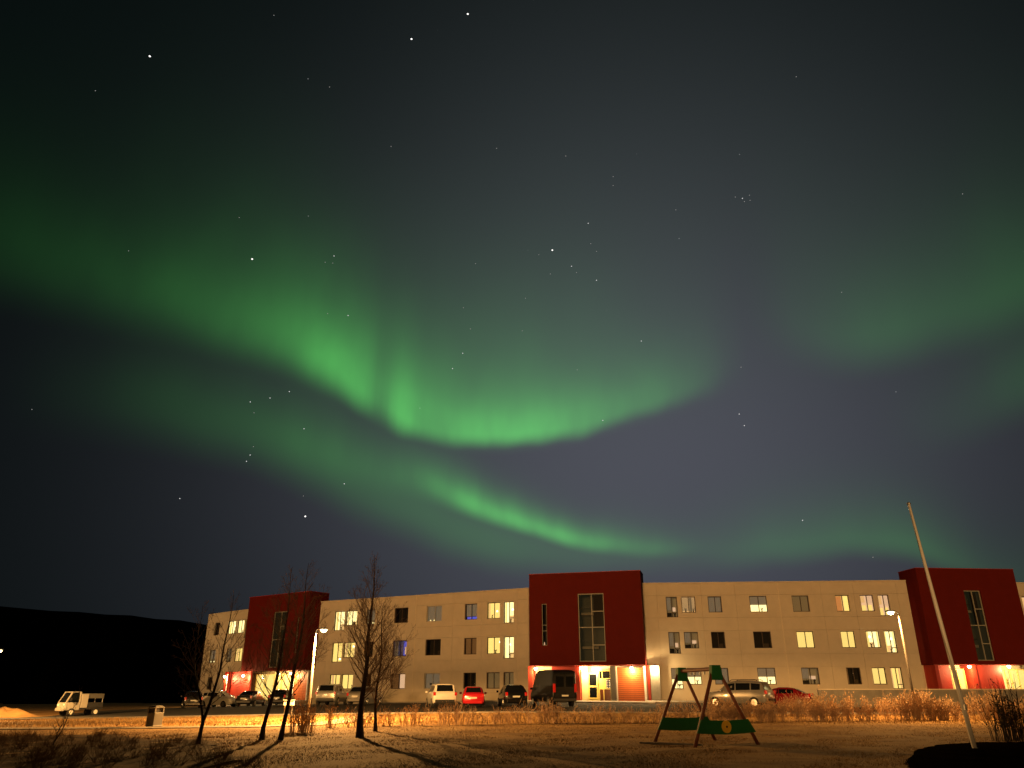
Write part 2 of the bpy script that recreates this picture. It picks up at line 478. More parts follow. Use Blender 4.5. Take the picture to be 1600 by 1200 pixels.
tag(hb.build('hills', hillm, smooth=True), kind='structure')

# ------------------------------------------------------------------ apartment building
ZB = .8
bld = thing('apartment_building', 'long curved three-storey apartment block, cream walls with dark red stair towers', 'building', (6.5, 72.5, ZB))


class Frame:
    """a straight length of facade: x runs along it, -y looks out, z up from the building's base"""
    def __init__(s, P0, P1, yoff=0.0):
        dx, dy = P1[0] - P0[0], P1[1] - P0[1]
        s.L = math.hypot(dx, dy); s.a = math.atan2(dy, dx); s.P0 = P0

    def world(s, x, y, z):
        c, q = math.cos(s.a), math.sin(s.a)
        return Vector((s.P0[0] + c * x - q * y, s.P0[1] + q * x + c * y, ZB + z))

    def put(s, mb, name, m, x=0, y=0, z=0, smooth=False, bevel=0):
        o = mb.build(name, m, bld, smooth=smooth, bevel=bevel)
        o.location = s.world(x, y, z) - bld.location
        o.rotation_euler = (0, 0, s.a)
        return o

    def put_mesh(s, me, name, x, y, z):
        return shared(name, me, bld, s.world(x, y, z) - bld.location, s.a)


RW = Frame((11.81, 71.54), (34.85, 69.60))
LW = Frame((-20.74, 86.64), (1.58, 75.0))
EW = Frame((-38.45, 101.45), (-31.43, 94.98))
MT = Frame((1.58, 72.8), (11.48, 70.2))
RT = Frame((35.5, 68.8), (44.6, 69.6))
LT = Frame((-30.2, 91.3), (-21.78, 85.35))
FW = Frame((44.75, 71.0), (57.0, 72.6))

TH = .26


def cells(mb, x0, x1, z0, z1, holes, depth=TH, g=.006):
    """a wall panel with rectangular holes: front faces plus returns"""
    X0, X1, Z0, Z1 = x0 + g, x1 - g, z0 + g, z1 - g
    xs = sorted({X0, X1} | {min(max(v, X0), X1) for h in holes for v in h[:2]})
    zs = sorted({Z0, Z1} | {min(max(v, Z0), Z1) for h in holes for v in h[2:]})
    def solid(i, j):
        if i < 0 or j < 0 or i >= len(xs) - 1 or j >= len(zs) - 1: return False
        cx = (xs[i] + xs[i + 1]) / 2; cz = (zs[j] + zs[j + 1]) / 2
        return not any(h[0] < cx < h[1] and h[2] < cz < h[3] for h in holes)
    for i in range(len(xs) - 1):
        for j in range(len(zs) - 1):
            if not solid(i, j): continue
            a, c, e, f = xs[i], xs[i + 1], zs[j], zs[j + 1]
            mb.quad((a, 0, e), (c, 0, e), (c, 0, f), (a, 0, f))
            if not solid(i - 1, j): mb.quad((a, 0, f), (a, depth, f), (a, depth, e), (a, 0, e))
            if not solid(i + 1, j): mb.quad((c, 0, e), (c, depth, e), (c, depth, f), (c, 0, f))
            if not solid(i, j - 1): mb.quad((a, 0, e), (a, depth, e), (c, depth, e), (c, 0, e))
            if not solid(i, j + 1): mb.quad((c, 0, f), (c, depth, f), (a, depth, f), (a, 0, f))


def frame_mb(w, h, bars_x, bars_z, t=.06, d=.07):
    m = MB()
    m.box((0, 0, 0), (w, d, t)); m.box((0, 0, h - t), (w, d, h)); m.box((0, 0, t), (t, d, h - t)); m.box((w - t, 0, t), (w, d, h - t))
    for bx, za, zb_ in bars_x: m.box((bx - t / 2, .004, za), (bx + t / 2, d - .004, zb_))
    for bz, xa, xb in bars_z: m.box((xa, .002, bz - t / 2), (xb, d - .002, bz + t / 2))
    return m


def room(par, w, h, m, depth=.62, name='room'):
    y0, y1 = .15, .15 + depth; e = .05
    mb = MB()
    mb.quad((-e, y1, -e), (w + e, y1, -e), (w + e, y1, h + e), (-e, y1, h + e))
    mb.quad((-e, y0, -e), (-e, y1, -e), (-e, y1, h + e), (-e, y0, h + e)); mb.quad((w + e, y0, -e), (w + e, y1, -e), (w + e, y1, h + e), (w + e, y0, h + e))
    mb.quad((-e, y0, -e), (w + e, y0, -e), (w + e, y1, -e), (-e, y1, -e)); mb.quad((-e, y0, h + e), (w + e, y0, h + e), (w + e, y1, h + e), (-e, y1, h + e))
    return mb.build(name, m, par)


def folds(par, x0, x1, z0, z1, m, y=.17, name='curtain'):
    n = max(6, int((x1 - x0) / .035)); mb = MB()
    for i in range(n):
        a, c = x0 + (x1 - x0) * i / n, x0 + (x1 - x0) * (i + 1) / n
        ya, yc = y + .022 * math.sin(i * 1.9), y + .022 * math.sin((i + 1) * 1.9)
        mb.quad((a, ya, z0), (c, yc, z0), (c, yc, z1), (a, ya, z1))
    return mb.build(name, m, par, smooth=True)


def pot(par, x, m=None, r=.07, leafy=True):
    o = MB().lathe([(r * .7, 0), (r, .12), (r * 1.05, .14)], 8, (x, .2, .062)).build('flower_pot', m or black, par)
    if leafy:
        mb = MB()
        for k in range(14):
            a = random.uniform(0, 6.3); l = random.uniform(.1, .28); w_ = .03
            p = Vector((x, .2, .19)); q = p + Vector((math.cos(a) * l * .6, math.sin(a) * .06, l)); s_ = Vector((w_, 0, 0))
            mb.quad(p, p.lerp(q, .5) + s_, q, p.lerp(q, .5) - s_)
        mb.build('plant', darktwig, o)
    return o


def window(F, x0, x1, z0, z1, kind, sillz=None, split=.52):
    w, h = x1 - x0, z1 - z0
    bx = w * split
    bars_z = []
    tb = .06
    if sillz is not None:
        zt = sillz - z0
        bars_z = [(zt, bx, w - .05)]
    fm = framew if kind in ('grey', 'whitegrey') else framed
    f = F.put(frame_mb(w, h, [(bx, .05, h - .05)], bars_z), 'window', fm, x0, .13, z0)
    for a, c in ((.05, bx - .03), (bx + .03, w - .05)):
        MB().box((a, .03, .05), (c, .04, h - .05)).build('pane', glass, f)
    MB().box((-.02, -.16, -.035), (w + .02, .0, -.004)).build('sill', cream2, f)
    rnd = random.random
    R = lambda m: room(f, w, h, m)
    if kind == 'lit':
        R(lit_yellow)
        if rnd() < .6: folds(f, .06, w * random.uniform(.12, .3), .06, h - .06, lit_warm)
        if rnd() < .6: folds(f, w * random.uniform(.75, .88), w - .06, .06, h - .06, lit_warm)
        if rnd() < .6: pot(f, w * random.uniform(.2, .8))
        if rnd() < .7: MB().lathe([(.03, 0), (.10, .03), (.06, .16), (.02, .18)], 8, (w * random.uniform(.3, .8), .45, random.uniform(.1, .7) * h)).build('room_lamp', lit_hot, f)
    elif kind == 'bright':
        R(lit_white)
        folds(f, .06, w * random.uniform(.12, .25), .06, h - .06, lit_yellow)
        folds(f, w * random.uniform(.78, .88), w - .06, .06, h - .06, lit_yellow)
        pot(f, w * random.uniform(.3, .7))
        MB().box((w * .2, .6, .05), (w * .75, .7, h * random.uniform(.25, .4))).build('sofa_back', lit_warm, f)
        MB().lathe([(.03, 0), (.12, .03), (.07, .18), (.02, .2)], 8, (w * random.uniform(.3, .8), .45, h * .6)).build('room_lamp', lit_hot, f)
    elif kind == 'plain':
        R(lit_yellow); folds(f, .06, w - .06, .06, h - .06, lit_yellow)
    elif kind == 'peach':
        R(lit_peach); folds(f, .06, w * .4, h * .55, h - .06, lit_warm); folds(f, w * .55, w - .06, h * .5, h - .06, lit_peach)
        folds(f, w * .12, w * .42, .06, h * .38, lit_yellow, .2); folds(f, w * .6, w * .9, .06, h * .4, lit_yellow, .2)
    elif kind == 'orange':
        R(lit_yellow); folds(f, .06, bx - .02, .06, h - .06, lit_orange); folds(f, bx, bx + .12, .06, h - .06, lit_warm)
    elif kind == 'half':
        R(lit_white); MB().box((.04, .16, h * .46), (w - .04, .17, h - .05)).build('roller_blind', lit_grey, f); pot(f, w * .7, r=.05)
    elif kind == 'blinds':
        R(lit_warm)
        for k in range(13):
            zz = h - .1 - k * (h - .2) / 13
            MB().box((.05, .155, zz - .028), (w - .05, .18, zz + .028)).build('slat', lit_grey, f)
        folds(f, bx + .1, bx + .3, .06, h - .06, lit_dim, .21); pot(f, w * .3); pot(f, w * .85)
    elif kind == 'dim':
        R(lit_dim); folds(f, .06, bx * .85, h * .35, h - .06, lit_grey)
        MB().box((bx + .1, .7, h * .32), (w - .1, .72, h * .52)).build('picture', lit_peach, f); pot(f, w * .35); pot(f, w * .75)
        MB().box((.1, .5, .06), (w * .5, .6, h * .25)).build('chair_back', darkroom, f)
    elif kind == 'grey':
        R(lit_grey); folds(f, .06, bx - .03, .06, h - .06, lit_grey); folds(f, bx + .05, w - .06, .06, h - .06, lit_grey)
        for x in (w * .18, w * .42): MB().lathe([(.03, 0), (.055, .05), (.045, .11), (.01, .13)], 8, (x, .13, .06)).build('candle_lamp', lit_white, f)
    elif kind == 'whitegrey':
        R(darkroom); MB().box((.05, .16, .06), (w - .05, .17, h - .05)).build('roller_blind', lit_grey, f)
        MB().box((w * .28, .14, h * .25), (w * .42, .15, h * .36)).build('ornament', darkroom, f)
    elif kind == 'lamp':
        R(lit_dim); folds(f, .06, w - .06, h * .3, h - .06, lit_grey)
        for x in (w * .15, w * .62, w * .75): MB().lathe([(.03, 0), (.07, .05), (.06, .14), (.02, .17)], 8, (x, .13, .06)).build('window_lamp', lit_white, f)
    elif kind == 'bluefoot':
        R(darkroom); folds(f, .06, w - .06, h * .22, h - .06, lit_grey); MB().box((.06, .3, .05), (w - .06, .4, h * .2)).build('screen', lit_blue, f)
    elif kind == 'blue':
        R(lit_bluedim); MB().box((bx + .04, .5, .05), (w - .05, .52, h - .06)).build('screen_glow', lit_blue, f)
        folds(f, .06, bx * .6, .06, h - .06, lit_grey); MB().box((w * .72, .3, h * .12), (w * .93, .34, h * .6)).build('poster', lit_peach, f)
    elif kind == 'red':
        R(darkroom); folds(f, .06, bx - .02, .06, h - .06, lit_red); folds(f, bx + .03, w - .06, .06, h - .06, lit_red)
    elif kind == 'tan':
        R(darkroom); MB().box((.05, .16, .06), (w - .05, .17, h - .05)).build('roller_blind', lit_dim, f)
    elif kind == 'curtainpeach':
        R(darkroom); folds(f, bx + .02, w - .06, .06, h - .06, lit_peach); folds(f, .06, bx * .9, .06, h - .06, lit_red)
    elif kind == 'shade':
        R(darkroom); folds(f, .06, w - .06, .06, h - .06, lit_grey)
    else:
        R(darkroom)
        if rnd() < .5: folds(f, .06, w * random.uniform(.15, .4), .06, h - .06, lit_red if rnd() < .3 else darkroom)
        MB().box((w * .6, .5, .06), (w * .9, .6, h * .3)).build('chair_back', framed, f)
    return f


def wing(F, wins, zr, xsplits, ztop=9.9, zbot=-1.0, x_lo=0.0, ends=(False, False)):
    """wins: (x0,x1,row,kind,tall); zr: per row (head, sill, tall sill)"""
    holes = []
    for x0, x1, row, kind, tall in wins:
        hd, sl, ts = zr[row]
        holes.append((x0, x1, ts if tall else sl, hd, kind, sl if tall else None))
    zs = [zbot]
    for row in (1, 2, 3): zs += [zr[row][2] - .05, zr[row][0] + .10]
    zs.append(ztop)
    wall = MB().box((x_lo + .02, TH + .8, zbot), (F.L - .02, 11.0, ztop - .05))
    wo_ = F.put(wall, 'wall', cream)
    for a, c in zip(xsplits, xsplits[1:]):
        for e, f in zip(zs, zs[1:]):
            m = MB(); cells(m, a, c, e, f, [h[:4] for h in holes if h[0] < c and h[1] > a])
            if m.f: m.build('panel', cream, wo_)
    # cream backing right behind the open joints
    bk = MB(); cells(bk, x_lo, F.L, zbot, ztop, [h[:4] for h in holes], .1, 0)
    bk.v = [(x, y + .1, z) for x, y, z in bk.v]
    bk.build('backing', cream, wo_)
    MB().box((x_lo, -.05, ztop + .005), (F.L, 11.2, ztop + .09)).build('roof_coping', cream2, wo_)
    for k, on in enumerate(ends):
        if on:
            xx = x_lo if k == 0 else F.L
            MB().box((xx - .15, .02, zbot), (xx + .15, 11.0, ztop - .01)).build('end_wall', cream, wo_)
    for x0, x1, z0, z1, kind, sz in holes: window(F, x0, x1, z0, z1, kind, sz)
    return wo_


ZR = {3: (8.75, 7.36, 6.97), 2: (5.72, 4.33, 3.90), 1: (2.73, 1.38, 1.02)}
ZL = {3: (8.83, 7.33, 6.86), 2: (5.64, 4.13, 3.70), 1: (2.50, 1.08, .78)}
colsR = [(2.04, 3.03, 1), (3.40, 4.64, 0), (5.75, 6.95, 0), (9.40, 10.92, 0), (13.10, 14.55, 0), (16.85, 18.02, 0), (18.98, 20.10, 0), (20.50, 21.43, 1)]
kR = {3: ['dim', 'blinds', 'shade', 'half', 'tan', 'orange', 'peach', 'peach'],
      2: ['dim', 'dim', 'dark', 'dark', 'plain', 'plain', 'bright', 'bright'],
      1: ['half', 'half', 'shade', 'half', 'dim', 'dark', 'plain', 'lit']}
wr = wing(RW, [(c[0], c[1], r, kR[r][i], c[2]) for r in (1, 2, 3) for i, c in enumerate(colsR)], ZR, [0, 1.25, 5.2, 8.2, 12.0, 15.7, 18.5, 22.2, RW.L])
colsL = [(1.93, 3.30, 1), (3.48, 5.00, 0), (6.15, 7.30, 0), (9.75, 11.45, 0), (13.72, 15.50, 0), (18.16, 19.55, 0), (20.68, 22.1, 0), (22.48, 23.57, 1)]
kL = {3: ['bright', 'bright', 'lamp', 'dark', 'grey', 'bluefoot', 'lit', 'bright'],
      2: ['lit', 'lit', 'dark', 'blue', 'dark', 'red', 'lit', 'bright'],
      1: ['lit', 'lit', 'dark', 'curtainpeach', 'whitegrey', 'dark', 'tan', 'tan']}
wl = wing(LW, [(c[0], c[1], r, kL[r][i], c[2]) for r in (1, 2, 3) for i, c in enumerate(colsL)], ZL, [-1.6, 1.2, 5.6, 8.5, 12.4, 16.8, 20.1, 24.0, LW.L], x_lo=-1.6)
we = wing(EW, [(1.75, 3.1, 3, 'dark', 0), (5.15, 7.0, 3, 'bright', 0), (7.35, 9.0, 3, 'bright', 0), (9.15, 10.2, 3, 'lit', 1),
               (1.4, 3.0, 2, 'lamp', 0), (5.6, 6.9, 2, 'dim', 0), (7.55, 9.3, 2, 'lit', 0), (9.4, 10.4, 2, 'dark', 1), (1.75, 3.1, 1, 'dark', 0)],
          ZL, [0, 4.2, 7.2, EW.L + 1.5], ztop=9.9, ends=(True, False))
wf = wing(FW, [(1.0, 2.0, r, k, 1) for r, k in ((3, 'peach'), (2, 'lit'), (1, 'dark'))] + [(2.4, 3.7, r, k, 0) for r, k in ((3, 'peach'), (2, 'dark'), (1, 'lit'))] + [(5.0, 6.2, r, 'dark', 0) for r in (1, 2, 3)],
          ZR, [0, 4.4, 8.2, FW.L], ends=(False, True))
# pale upright joint covers half way along the long wings
for F_, x in ((RW, 12.0), (LW, 12.4)):
    F_.put(MB().box((x - .05, -.035, -.9), (x + .05, -.003, 9.85)), 'joint_cover', cream2)


def tower(F, strip_win=None, big=(4.5, 6.85), depth=2.7, zt=10.9, zb_=2.95):
    Lw = F.L
    holes = [(big[0], big[1], 3.25, 9.05)]
    if strip_win: holes.append((strip_win[0], strip_win[1], 4.65, 8.25))
    m = MB(); cells(m, 0, Lw, zb_, zt, holes, .3, 0)
    # sides, soffit, top, back
    m.quad((0, .3, zb_), (0, depth, zb_), (0, depth, zt), (0, .3, zt)); m.quad((Lw, .3, zb_), (Lw, depth, zb_), (Lw, depth, zt), (Lw, .3, zt))
    m.quad((0, .3, zb_), (Lw, .3, zb_), (Lw, depth, zb_), (0, depth, zb_)); m.quad((0, .3, zt), (Lw, .3, zt), (Lw, depth, zt), (0, depth, zt))
    m.quad((0, depth, zb_), (Lw, depth, zb_), (Lw, depth, zt), (0, depth, zt))
    o = F.put(m, 'stair_tower', redw)
    MB().box((-.03, -.03, zt + .004), (Lw + .03, depth + .03, zt + .05)).build('coping', redf, o)
    x0, x1 = big; w = x1 - x0; h = 9.05 - 3.25; bx = w * .52
    f = F.put(frame_mb(w, h, [(bx, .05, h - .05)], [(9.05 - 3.25 - 1.56, bx, w - .05), (6.13 - 3.25, .05, w - .05), (4.63 - 3.25, bx, w - .05)], .075, .08), 'stair_window', frameg, x0, .14, 3.25)
    zc = [.05, 1.38, 2.88, 4.24, h - .05]
    for a, c in zip(zc, zc[1:]): MB().box((bx + .05, .03, a + .04), (w - .06, .04, c - .04)).build('pane', glass, f)
    for a, c in ((.05, 2.84), (2.92, h - .05)): MB().box((.06, .03, a), (bx - .05, .04, c)).build('pane', glass, f)
    room(f, w, h, lit_green, 1.6, 'stairwell')
    for zz in (1.1, 4.0): MB().box((.02, .9, zz), (bx * 1.3, 1.5, zz + .22)).build('landing', concrete, f)
    for zz in (1.75, 4.65): MB().box((.02, .88, zz), (bx * 1.3, .92, zz + .06)).build('handrail', black, f)
    folds(f, bx + .1, w - .08, 3.0, h - .1, darkroom, .5)
    if strip_win:
        x0, x1 = strip_win; w = x1 - x0; h = 3.6
        f = F.put(frame_mb(w, h, [], [(1.25, .04, w - .04), (1.75, .04, w - .04)], .05, .06), 'slot_window', frameg, x0, .14, 4.65)
        for a, c in ((.05, 1.22), (1.28, 1.72), (1.78, h - .05)): MB().box((.05, .02, a), (w - .05, .03, c)).build('pane', glass, f)
        room(f, w, h, darkroom, .6)
        MB().hexa([(.08, .2, .05), (.2, .2, .05), (.2, .3, .05), (.08, .3, .05), (.13, .22, .32), (.15, .22, .32), (.15, .28, .32), (.13, .28, .32)]).build('window_ornament', lit_peach, f)
    return o


tower(MT, (1.15, 1.62))
tower(RT, None, (4.05, 5.6))
tower(LT, (8.6, 9.0), (4.6, 6.9))


def porch(F, fins, slat_wall, doors, walls, lo, hi, ylo=1.45, lit_back=()):
    """ground floor under a stair tower"""
    back = MB().box((lo, ylo + .5, -.9), (hi, ylo + .7, 2.94))
    F.put(back, 'porch_wall', cream2)
    F.put(MB().box((lo, .05, -.95), (hi, ylo + .45, -.02)), 'porch_step', concrete)
    for x0, x1, y0 in fins: F.put(MB().box((x0, y0, -.9), (x1, ylo + .48, 2.93)), 'red_fin', redf)
    for x0, x1, y0, m in walls: F.put(MB().box((x0, y0, -.9), (x1, y0 + .22, 2.92)), 'porch_panel', m)
    for x0, x1, y0 in slat_wall:
        root = F.put(MB().box((x0, y0 + .05, .0), (x1, y0 + .12, 2.80)), 'slat_wall', framed)
        n = 17; me = MB().box((0, 0, 0), (x1 - x0, .04, 2.72 / n - .022)).mesh('slat', slatm)
        for k in range(n): shared('slat', me, root, (x0, y0 + random.uniform(.0, .012), .04 + k * 2.72 / n))
        MB().box((x0 - .09, y0 - .03, -.2), (x0 - .01, y0 + .12, 2.88)).build('post', white, root)
        MB().box((x1 + .01, y0 - .03, -.2), (x1 + .09, y0 + .12, 2.88)).build('post', white, root)
    for kind, x0, x1, y0 in doors:
        w = x1 - x0; h = 2.35
        if kind == 'door':
            f = F.put(frame_mb(w, h, [], [(1.22, .08, w - .08), (.25, .08, w - .08)], .13, .07), 'door', yellowf, x0, y0, .02)
            MB().box((.12, .03, .3), (w - .12, .045, 1.16)).build('pane', carglass, f); MB().box((.12, .03, 1.28), (w - .12, .045, h - .12)).build('pane', carglass, f)
            MB().box((w - .16, -.05, 1.0), (w - .12, 0, 1.4)).build('handle', metal, f)
        elif kind == 'side':
            f = F.put(frame_mb(w, 2.55, [(w * .38, .1, 1.0), (w * .3, 1.85, 2.5)], [(1.02, .05, w - .05), (1.85, .05, w - .05)], .07, .06), 'sidelight', yellowf, x0, y0, .02)
            MB().box((.05, .02, 1.05), (w * .6, .04, 1.82)).build('panel', yellowf, f)
            MB().box((.05, .02, 1.88), (w - .05, .03, 2.5)).build('pane', carglass, f)
            MB().box((.05, .02, .07), (w * .36, .03, .98)).build('pane', mat('brown_glass', (.10, .03, .012), .2), f)
            MB().box((w * .40, .02, .07), (w - .05, .03, .98)).build('pane', mat('brown_glass', (.10, .03, .012), .2), f)
            board = MB().box((w * .60, .0, 1.06), (w - .04, .04, 1.82)).build('doorbell_board', mat('navy', (.01, .012, .05), .4), f)
            for r_ in range(5):
                for c_ in (0, 1): MB().box((w * .62 + c_ * w * .20, -.012, 1.10 + r_ * .14), (w * .62 + c_ * w * .20 + .11, .0, 1.17 + r_ * .14)).build('name_plate', white, board)
        elif kind == 'litglass':
            f = F.put(frame_mb(w, 2.6, [(w * .5, .05, 2.55)], [], .07, .06), 'lobby_window', yellowf, x0, y0, .02)
            for a, c in ((.05, w * .5 - .03), (w * .5 + .03, w - .05)): MB().box((a, .03, .06), (c, .04, 2.54)).build('pane', glass, f)
            MB().box((.02, .12, .02), (w - .02, .14, 2.58)).build('lobby', lit_yellow, f)


ivory = mat('ivory_wall', (.70, .58, .30), .7)
porch(MT, [(-.30, .10, .6), (3.95, 4.38, .5), (10.22, 10.46, .9)], [(7.62, 9.90, 1.0)],
      [('door', 4.95, 5.85, 1.35), ('side', 5.92, 7.0, 1.35), ('litglass', .3, 1.6, 1.5)],
      [(4.4, 4.94, 1.36, ivory), (7.04, 7.50, .7, greyp), (10.5, 11.3, .85, concrete), (1.7, 3.9, 1.4, redf)], -.35, 11.35)
porch(RT, [(.25, .55, .3), (3.55, 3.95, .4)], [], [('litglass', 2.2, 3.4, 1.2), ('litglass', 6.4, 7.2, 1.3), ('litglass', 7.6, 9.0, 1.3)], [(.56, 2.1, 1.2, redf), (4.0, 6.3, .5, redf)], 0, 9.1)
porch(LT, [(-2.5, -2.1, -.2)], [(8.15, 10.2, .8)], [('litglass', 1.5, 4.6, 1.0), ('litglass', 5.6, 7.9, 1.2)], [(-1.95, 1.4, .3, redf), (4.65, 5.5, 1.0, ivory)], -2.6, 10.3)
LT.put(MB().tube([(-2.05, -.15, -.6), (-2.05, -.15, 2.7)], .05, 8), 'downpipe', white)
MT.put(MB().tube([(10.06, .85, -.2), (10.06, .85, 2.9)], .05, 8), 'downpipe', white)


def wall_lamp(F, x, y, z, label, power=420):
    p = F.world(x, y, z)
    t = thing('wall_lamp', label, 'lamp', p, F.a, 'lamps under the stair towers')
    MB().lathe([(.07, .06), (.10, .07), (.10, .10), (.03, .16)], 10).build('fitting', black, t)
    MB().lathe([(.04, -.15), (.11, -.11), (.14, -.02), (.12, .05), (.02, .06)], 10).build('globe', bulb, t, smooth=True)
    l = bpy.data.lights.new('lamp_light', 'POINT'); l.energy = power; l.color = (1.0, .66, .27); l.shadow_soft_size = .10
    lo = bpy.data.objects.new('lamp_light', l); COL.objects.link(lo); lo.parent = t; lo.location = (0, -.02, -.26)


for F_, x, y, z, lb in [
        (MT, .42, .45, 2.76, 'lit globe lamp beside the tall black van, left of the middle entrance'),
        (MT, 4.52, .55, 2.78, 'lit globe lamp directly above the left edge of the yellow door'),
        (MT, 5.62, .75, 2.68, 'lit globe lamp above the yellow door next to the doorbell board'),
        (MT, 8.95, .55, 2.76, 'lit globe lamp above the red slatted wood wall'),
        (MT, 10.95, .55, 2.84, 'lit globe lamp above the grey pier right of the slatted wall'),
        (LT, -2.15, -.45, 2.45, 'leftmost lit globe lamp, above the white downpipe by the left stair tower'),
        (LT, .9, -.3, 2.50, 'lit globe lamp over the red wall left of the glowing lobby glass'),
        (LT, 6.4, .2, 2.60, 'lit globe lamp over the dark cars at the left stair tower'),
        (LT, 8.2, .2, 2.66, 'lit globe lamp at the corner of the orange wood wall of the left tower'),
        (RT, 3.2, .1, 2.80, 'lit globe lamp just right of the white flagpole'),
        (RT, 6.75, .1, 2.82, 'lit globe lamp at the right edge, above the dark bush')]:
    wall_lamp(F_, x, y, z, lb)

# narrow pavement along the facades
for nm, F_, a, c in (('pavement', LW, -2, LW.L - .5), ('pavement', RW, -.3, RW.L), ('pavement', MT, -1, MT.L + .8), ('pavement', LT, -3, LT.L), ('pavement', RT, -.5, RT.L)):
    pts = [F_.world(a + (c - a) * k / 8, -1.6, 0) for k in range(9)]
    strip(nm, [(p.x, p.y) for p in pts], 2.2 if F_ not in (MT,) else 2.0, pave, .11 + .004 * len(bpy.data.objects) % .02, .1)

# ------------------------------------------------------------------ street lamps
def street_lamp(x, y, top, arm, label, power, pm=None):
    z = ground(x, y); h = top + EYE - z
    t = thing('street_lamp', label, 'street lamp', (x, y, z), 0, 'street lamps')
    MB().tube([(0, 0, -.2), (0, 0, 1.0), (0, 0, h - .06)], [.075, .07, .045], 10).build('pole', pm or mat('lamp_pole', (.20, .19, .17), .6, var=.2, vscale=6), t, smooth=True)
    MB().lathe([(.10, 0), (.10, .35), (.075, .42)], 10).build('base_sleeve', metal, t)
    s = 1 if arm > 0 else -1
    MB().tube([(0, 0, h - .1), (s * .06, 0, h), (s * abs(arm) * .55, 0, h + .05)], [.04, .035, .03], 8).build('arm', metal, t)
    cx = s * abs(arm) * .8
    hd = MB().hexa([(cx - .28, -.13, h + .0), (cx + .28, -.11, h + .03), (cx + .28, .11, h + .03), (cx - .28, .13, h + .0), (cx - .22, -.08, h + .12), (cx + .24, -.06, h + .11), (cx + .24, .06, h + .11), (cx - .22, .08, h + .12)]).build('lamp_head', metal, t, bevel=.02)
    MB().lathe([(.03, -.15), (.13, -.11), (.19, -.005)], 12, (cx, 0, h)).build('lens', bulb, hd, smooth=True)
    l = bpy.data.lights.new('street_light', 'SPOT'); l.energy = power; l.color = (1.0, .50, .14); l.shadow_soft_size = .10
    l.spot_size = math.radians(176); l.spot_blend = .12
    lo = bpy.data.objects.new('street_light', l); COL.objects.link(lo); lo.parent = t; lo.location = (cx, 0, h - .22)


street_lamp(-11.2, 46.0, 3.36, .55, 'lit street lamp on a pale pole beside the left stair tower', 26000)
street_lamp(22.75, 47.0, 4.42, -.55, 'lit street lamp in front of the right wing windows', 7000, mat('unlit_lamp_pole', (.028, .022, .017), .7))  # this pole's unlit look is put into a darker base colour
street_lamp(-36.5, 56.0, 2.72, 1.4, 'lit street lamp at the left picture edge, only its head showing', 11000)

# ------------------------------------------------------------------ low wall by the right wing
t = thing('low_wall', 'long low grey concrete wall with pale cap in front of the right wing', 'wall', (34, 62, ground(34, 62)), -.02)
MB().box((-11.0, -.1, -.4), (14, .1, 1.24)).build('wall_body', concrete, t)
MB().box((-11.04, -.14, 1.244), (14.04, .14, 1.31)).build('cap', cream2, t)


# ------------------------------------------------------------------ vehicles
def paint(name, col, metal_=.2, rough=.28): return mat(name, col, rough, metal=metal_, coat=.1 if rough == .4 else .6, spec=.15 if rough == .4 else .5)


KIND = {
 'hatch': dict(st=[(-1.98, .40, .80, .83, .68, .62), (-1.92, .30, .90, .96, .78, .70), (-1.78, .26, .95, 1.02, .83, .68), (-1.42, .22, .96, 1.42, .85, .57), (-.9, .2, .95, 1.475, .86, .58), (-.1, .2, .93, 1.48, .86, .59), (.3, .2, .92, 1.43, .86, .57), (1.08, .2, .92, .97, .85, .68), (1.6, .22, .82, .88, .82, .66), (1.92, .3, .66, .70, .72, .56), (1.98, .4, .58, .6, .64, .5)],
               rear=(2, 3), wind=(6, 7), sides=[(3, 4), (4, 5), (5, 6)], wheels=(-1.25, 1.22), wr=.30, tail=(-1.90, .70, .86)),
 'suv': dict(st=[(-2.25, .50, .98, 1.02, .76, .70), (-2.2, .40, 1.04, 1.10, .86, .76), (-2.12, .36, 1.06, 1.13, .90, .74), (-1.88, .32, 1.08, 1.66, .92, .66), (-1.2, .3, 1.07, 1.73, .93, .68), (-.1, .3, 1.05, 1.74, .93, .68), (.45, .3, 1.04, 1.68, .93, .66), (1.15, .3, 1.04, 1.10, .92, .74), (1.85, .32, .96, 1.02, .90, .74), (2.2, .42, .82, .86, .80, .66), (2.26, .5, .74, .76, .7, .6)],
             rear=(2, 3), wind=(6, 7), sides=[(3, 4), (4, 5), (5, 6)], wheels=(-1.38, 1.38), wr=.36, tail=(-2.20, .80, 1.02)),
 'van': dict(st=[(-2.72, .50, 1.2, 2.38, .90, .78), (-2.66, .42, 1.2, 2.50, .96, .82), (-2.2, .36, 1.2, 2.58, .98, .85), (-.6, .36, 1.2, 2.60, .98, .86), (.8, .36, 1.2, 2.58, .98, .85), (1.35, .36, 1.2, 2.42, .98, .80), (2.05, .36, 1.18, 1.28, .97, .78), (2.5, .40, .95, 1.02, .92, .74), (2.68, .5, .8, .84, .82, .66)],
             rear=None, wind=(5, 6), sides=[(4, 5)], wheels=(-1.7, 1.75), wr=.35, tail=(-2.70, .84, 1.35)),
 'sedan': dict(st=[(-2.2, .45, .86, .88, .70, .62), (-2.14, .34, .93, .97, .80, .70), (-1.75, .26, .95, 1.0, .85, .70), (-1.0, .22, .94, 1.36, .87, .56), (-.5, .2, .93, 1.42, .87, .57), (.1, .2, .92, 1.42, .87, .57), (.45, .2, .92, 1.36, .87, .56), (1.2, .2, .9, .95, .86, .68), (1.85, .24, .8, .86, .82, .66), (2.15, .34, .66, .7, .72, .56), (2.2, .42, .58, .6, .64, .5)],
               rear=(2, 3), wind=(6, 7), sides=[(3, 4), (4, 5), (5, 6)], wheels=(-1.35, 1.35), wr=.31, tail=(-2.13, .72, .88)),
}
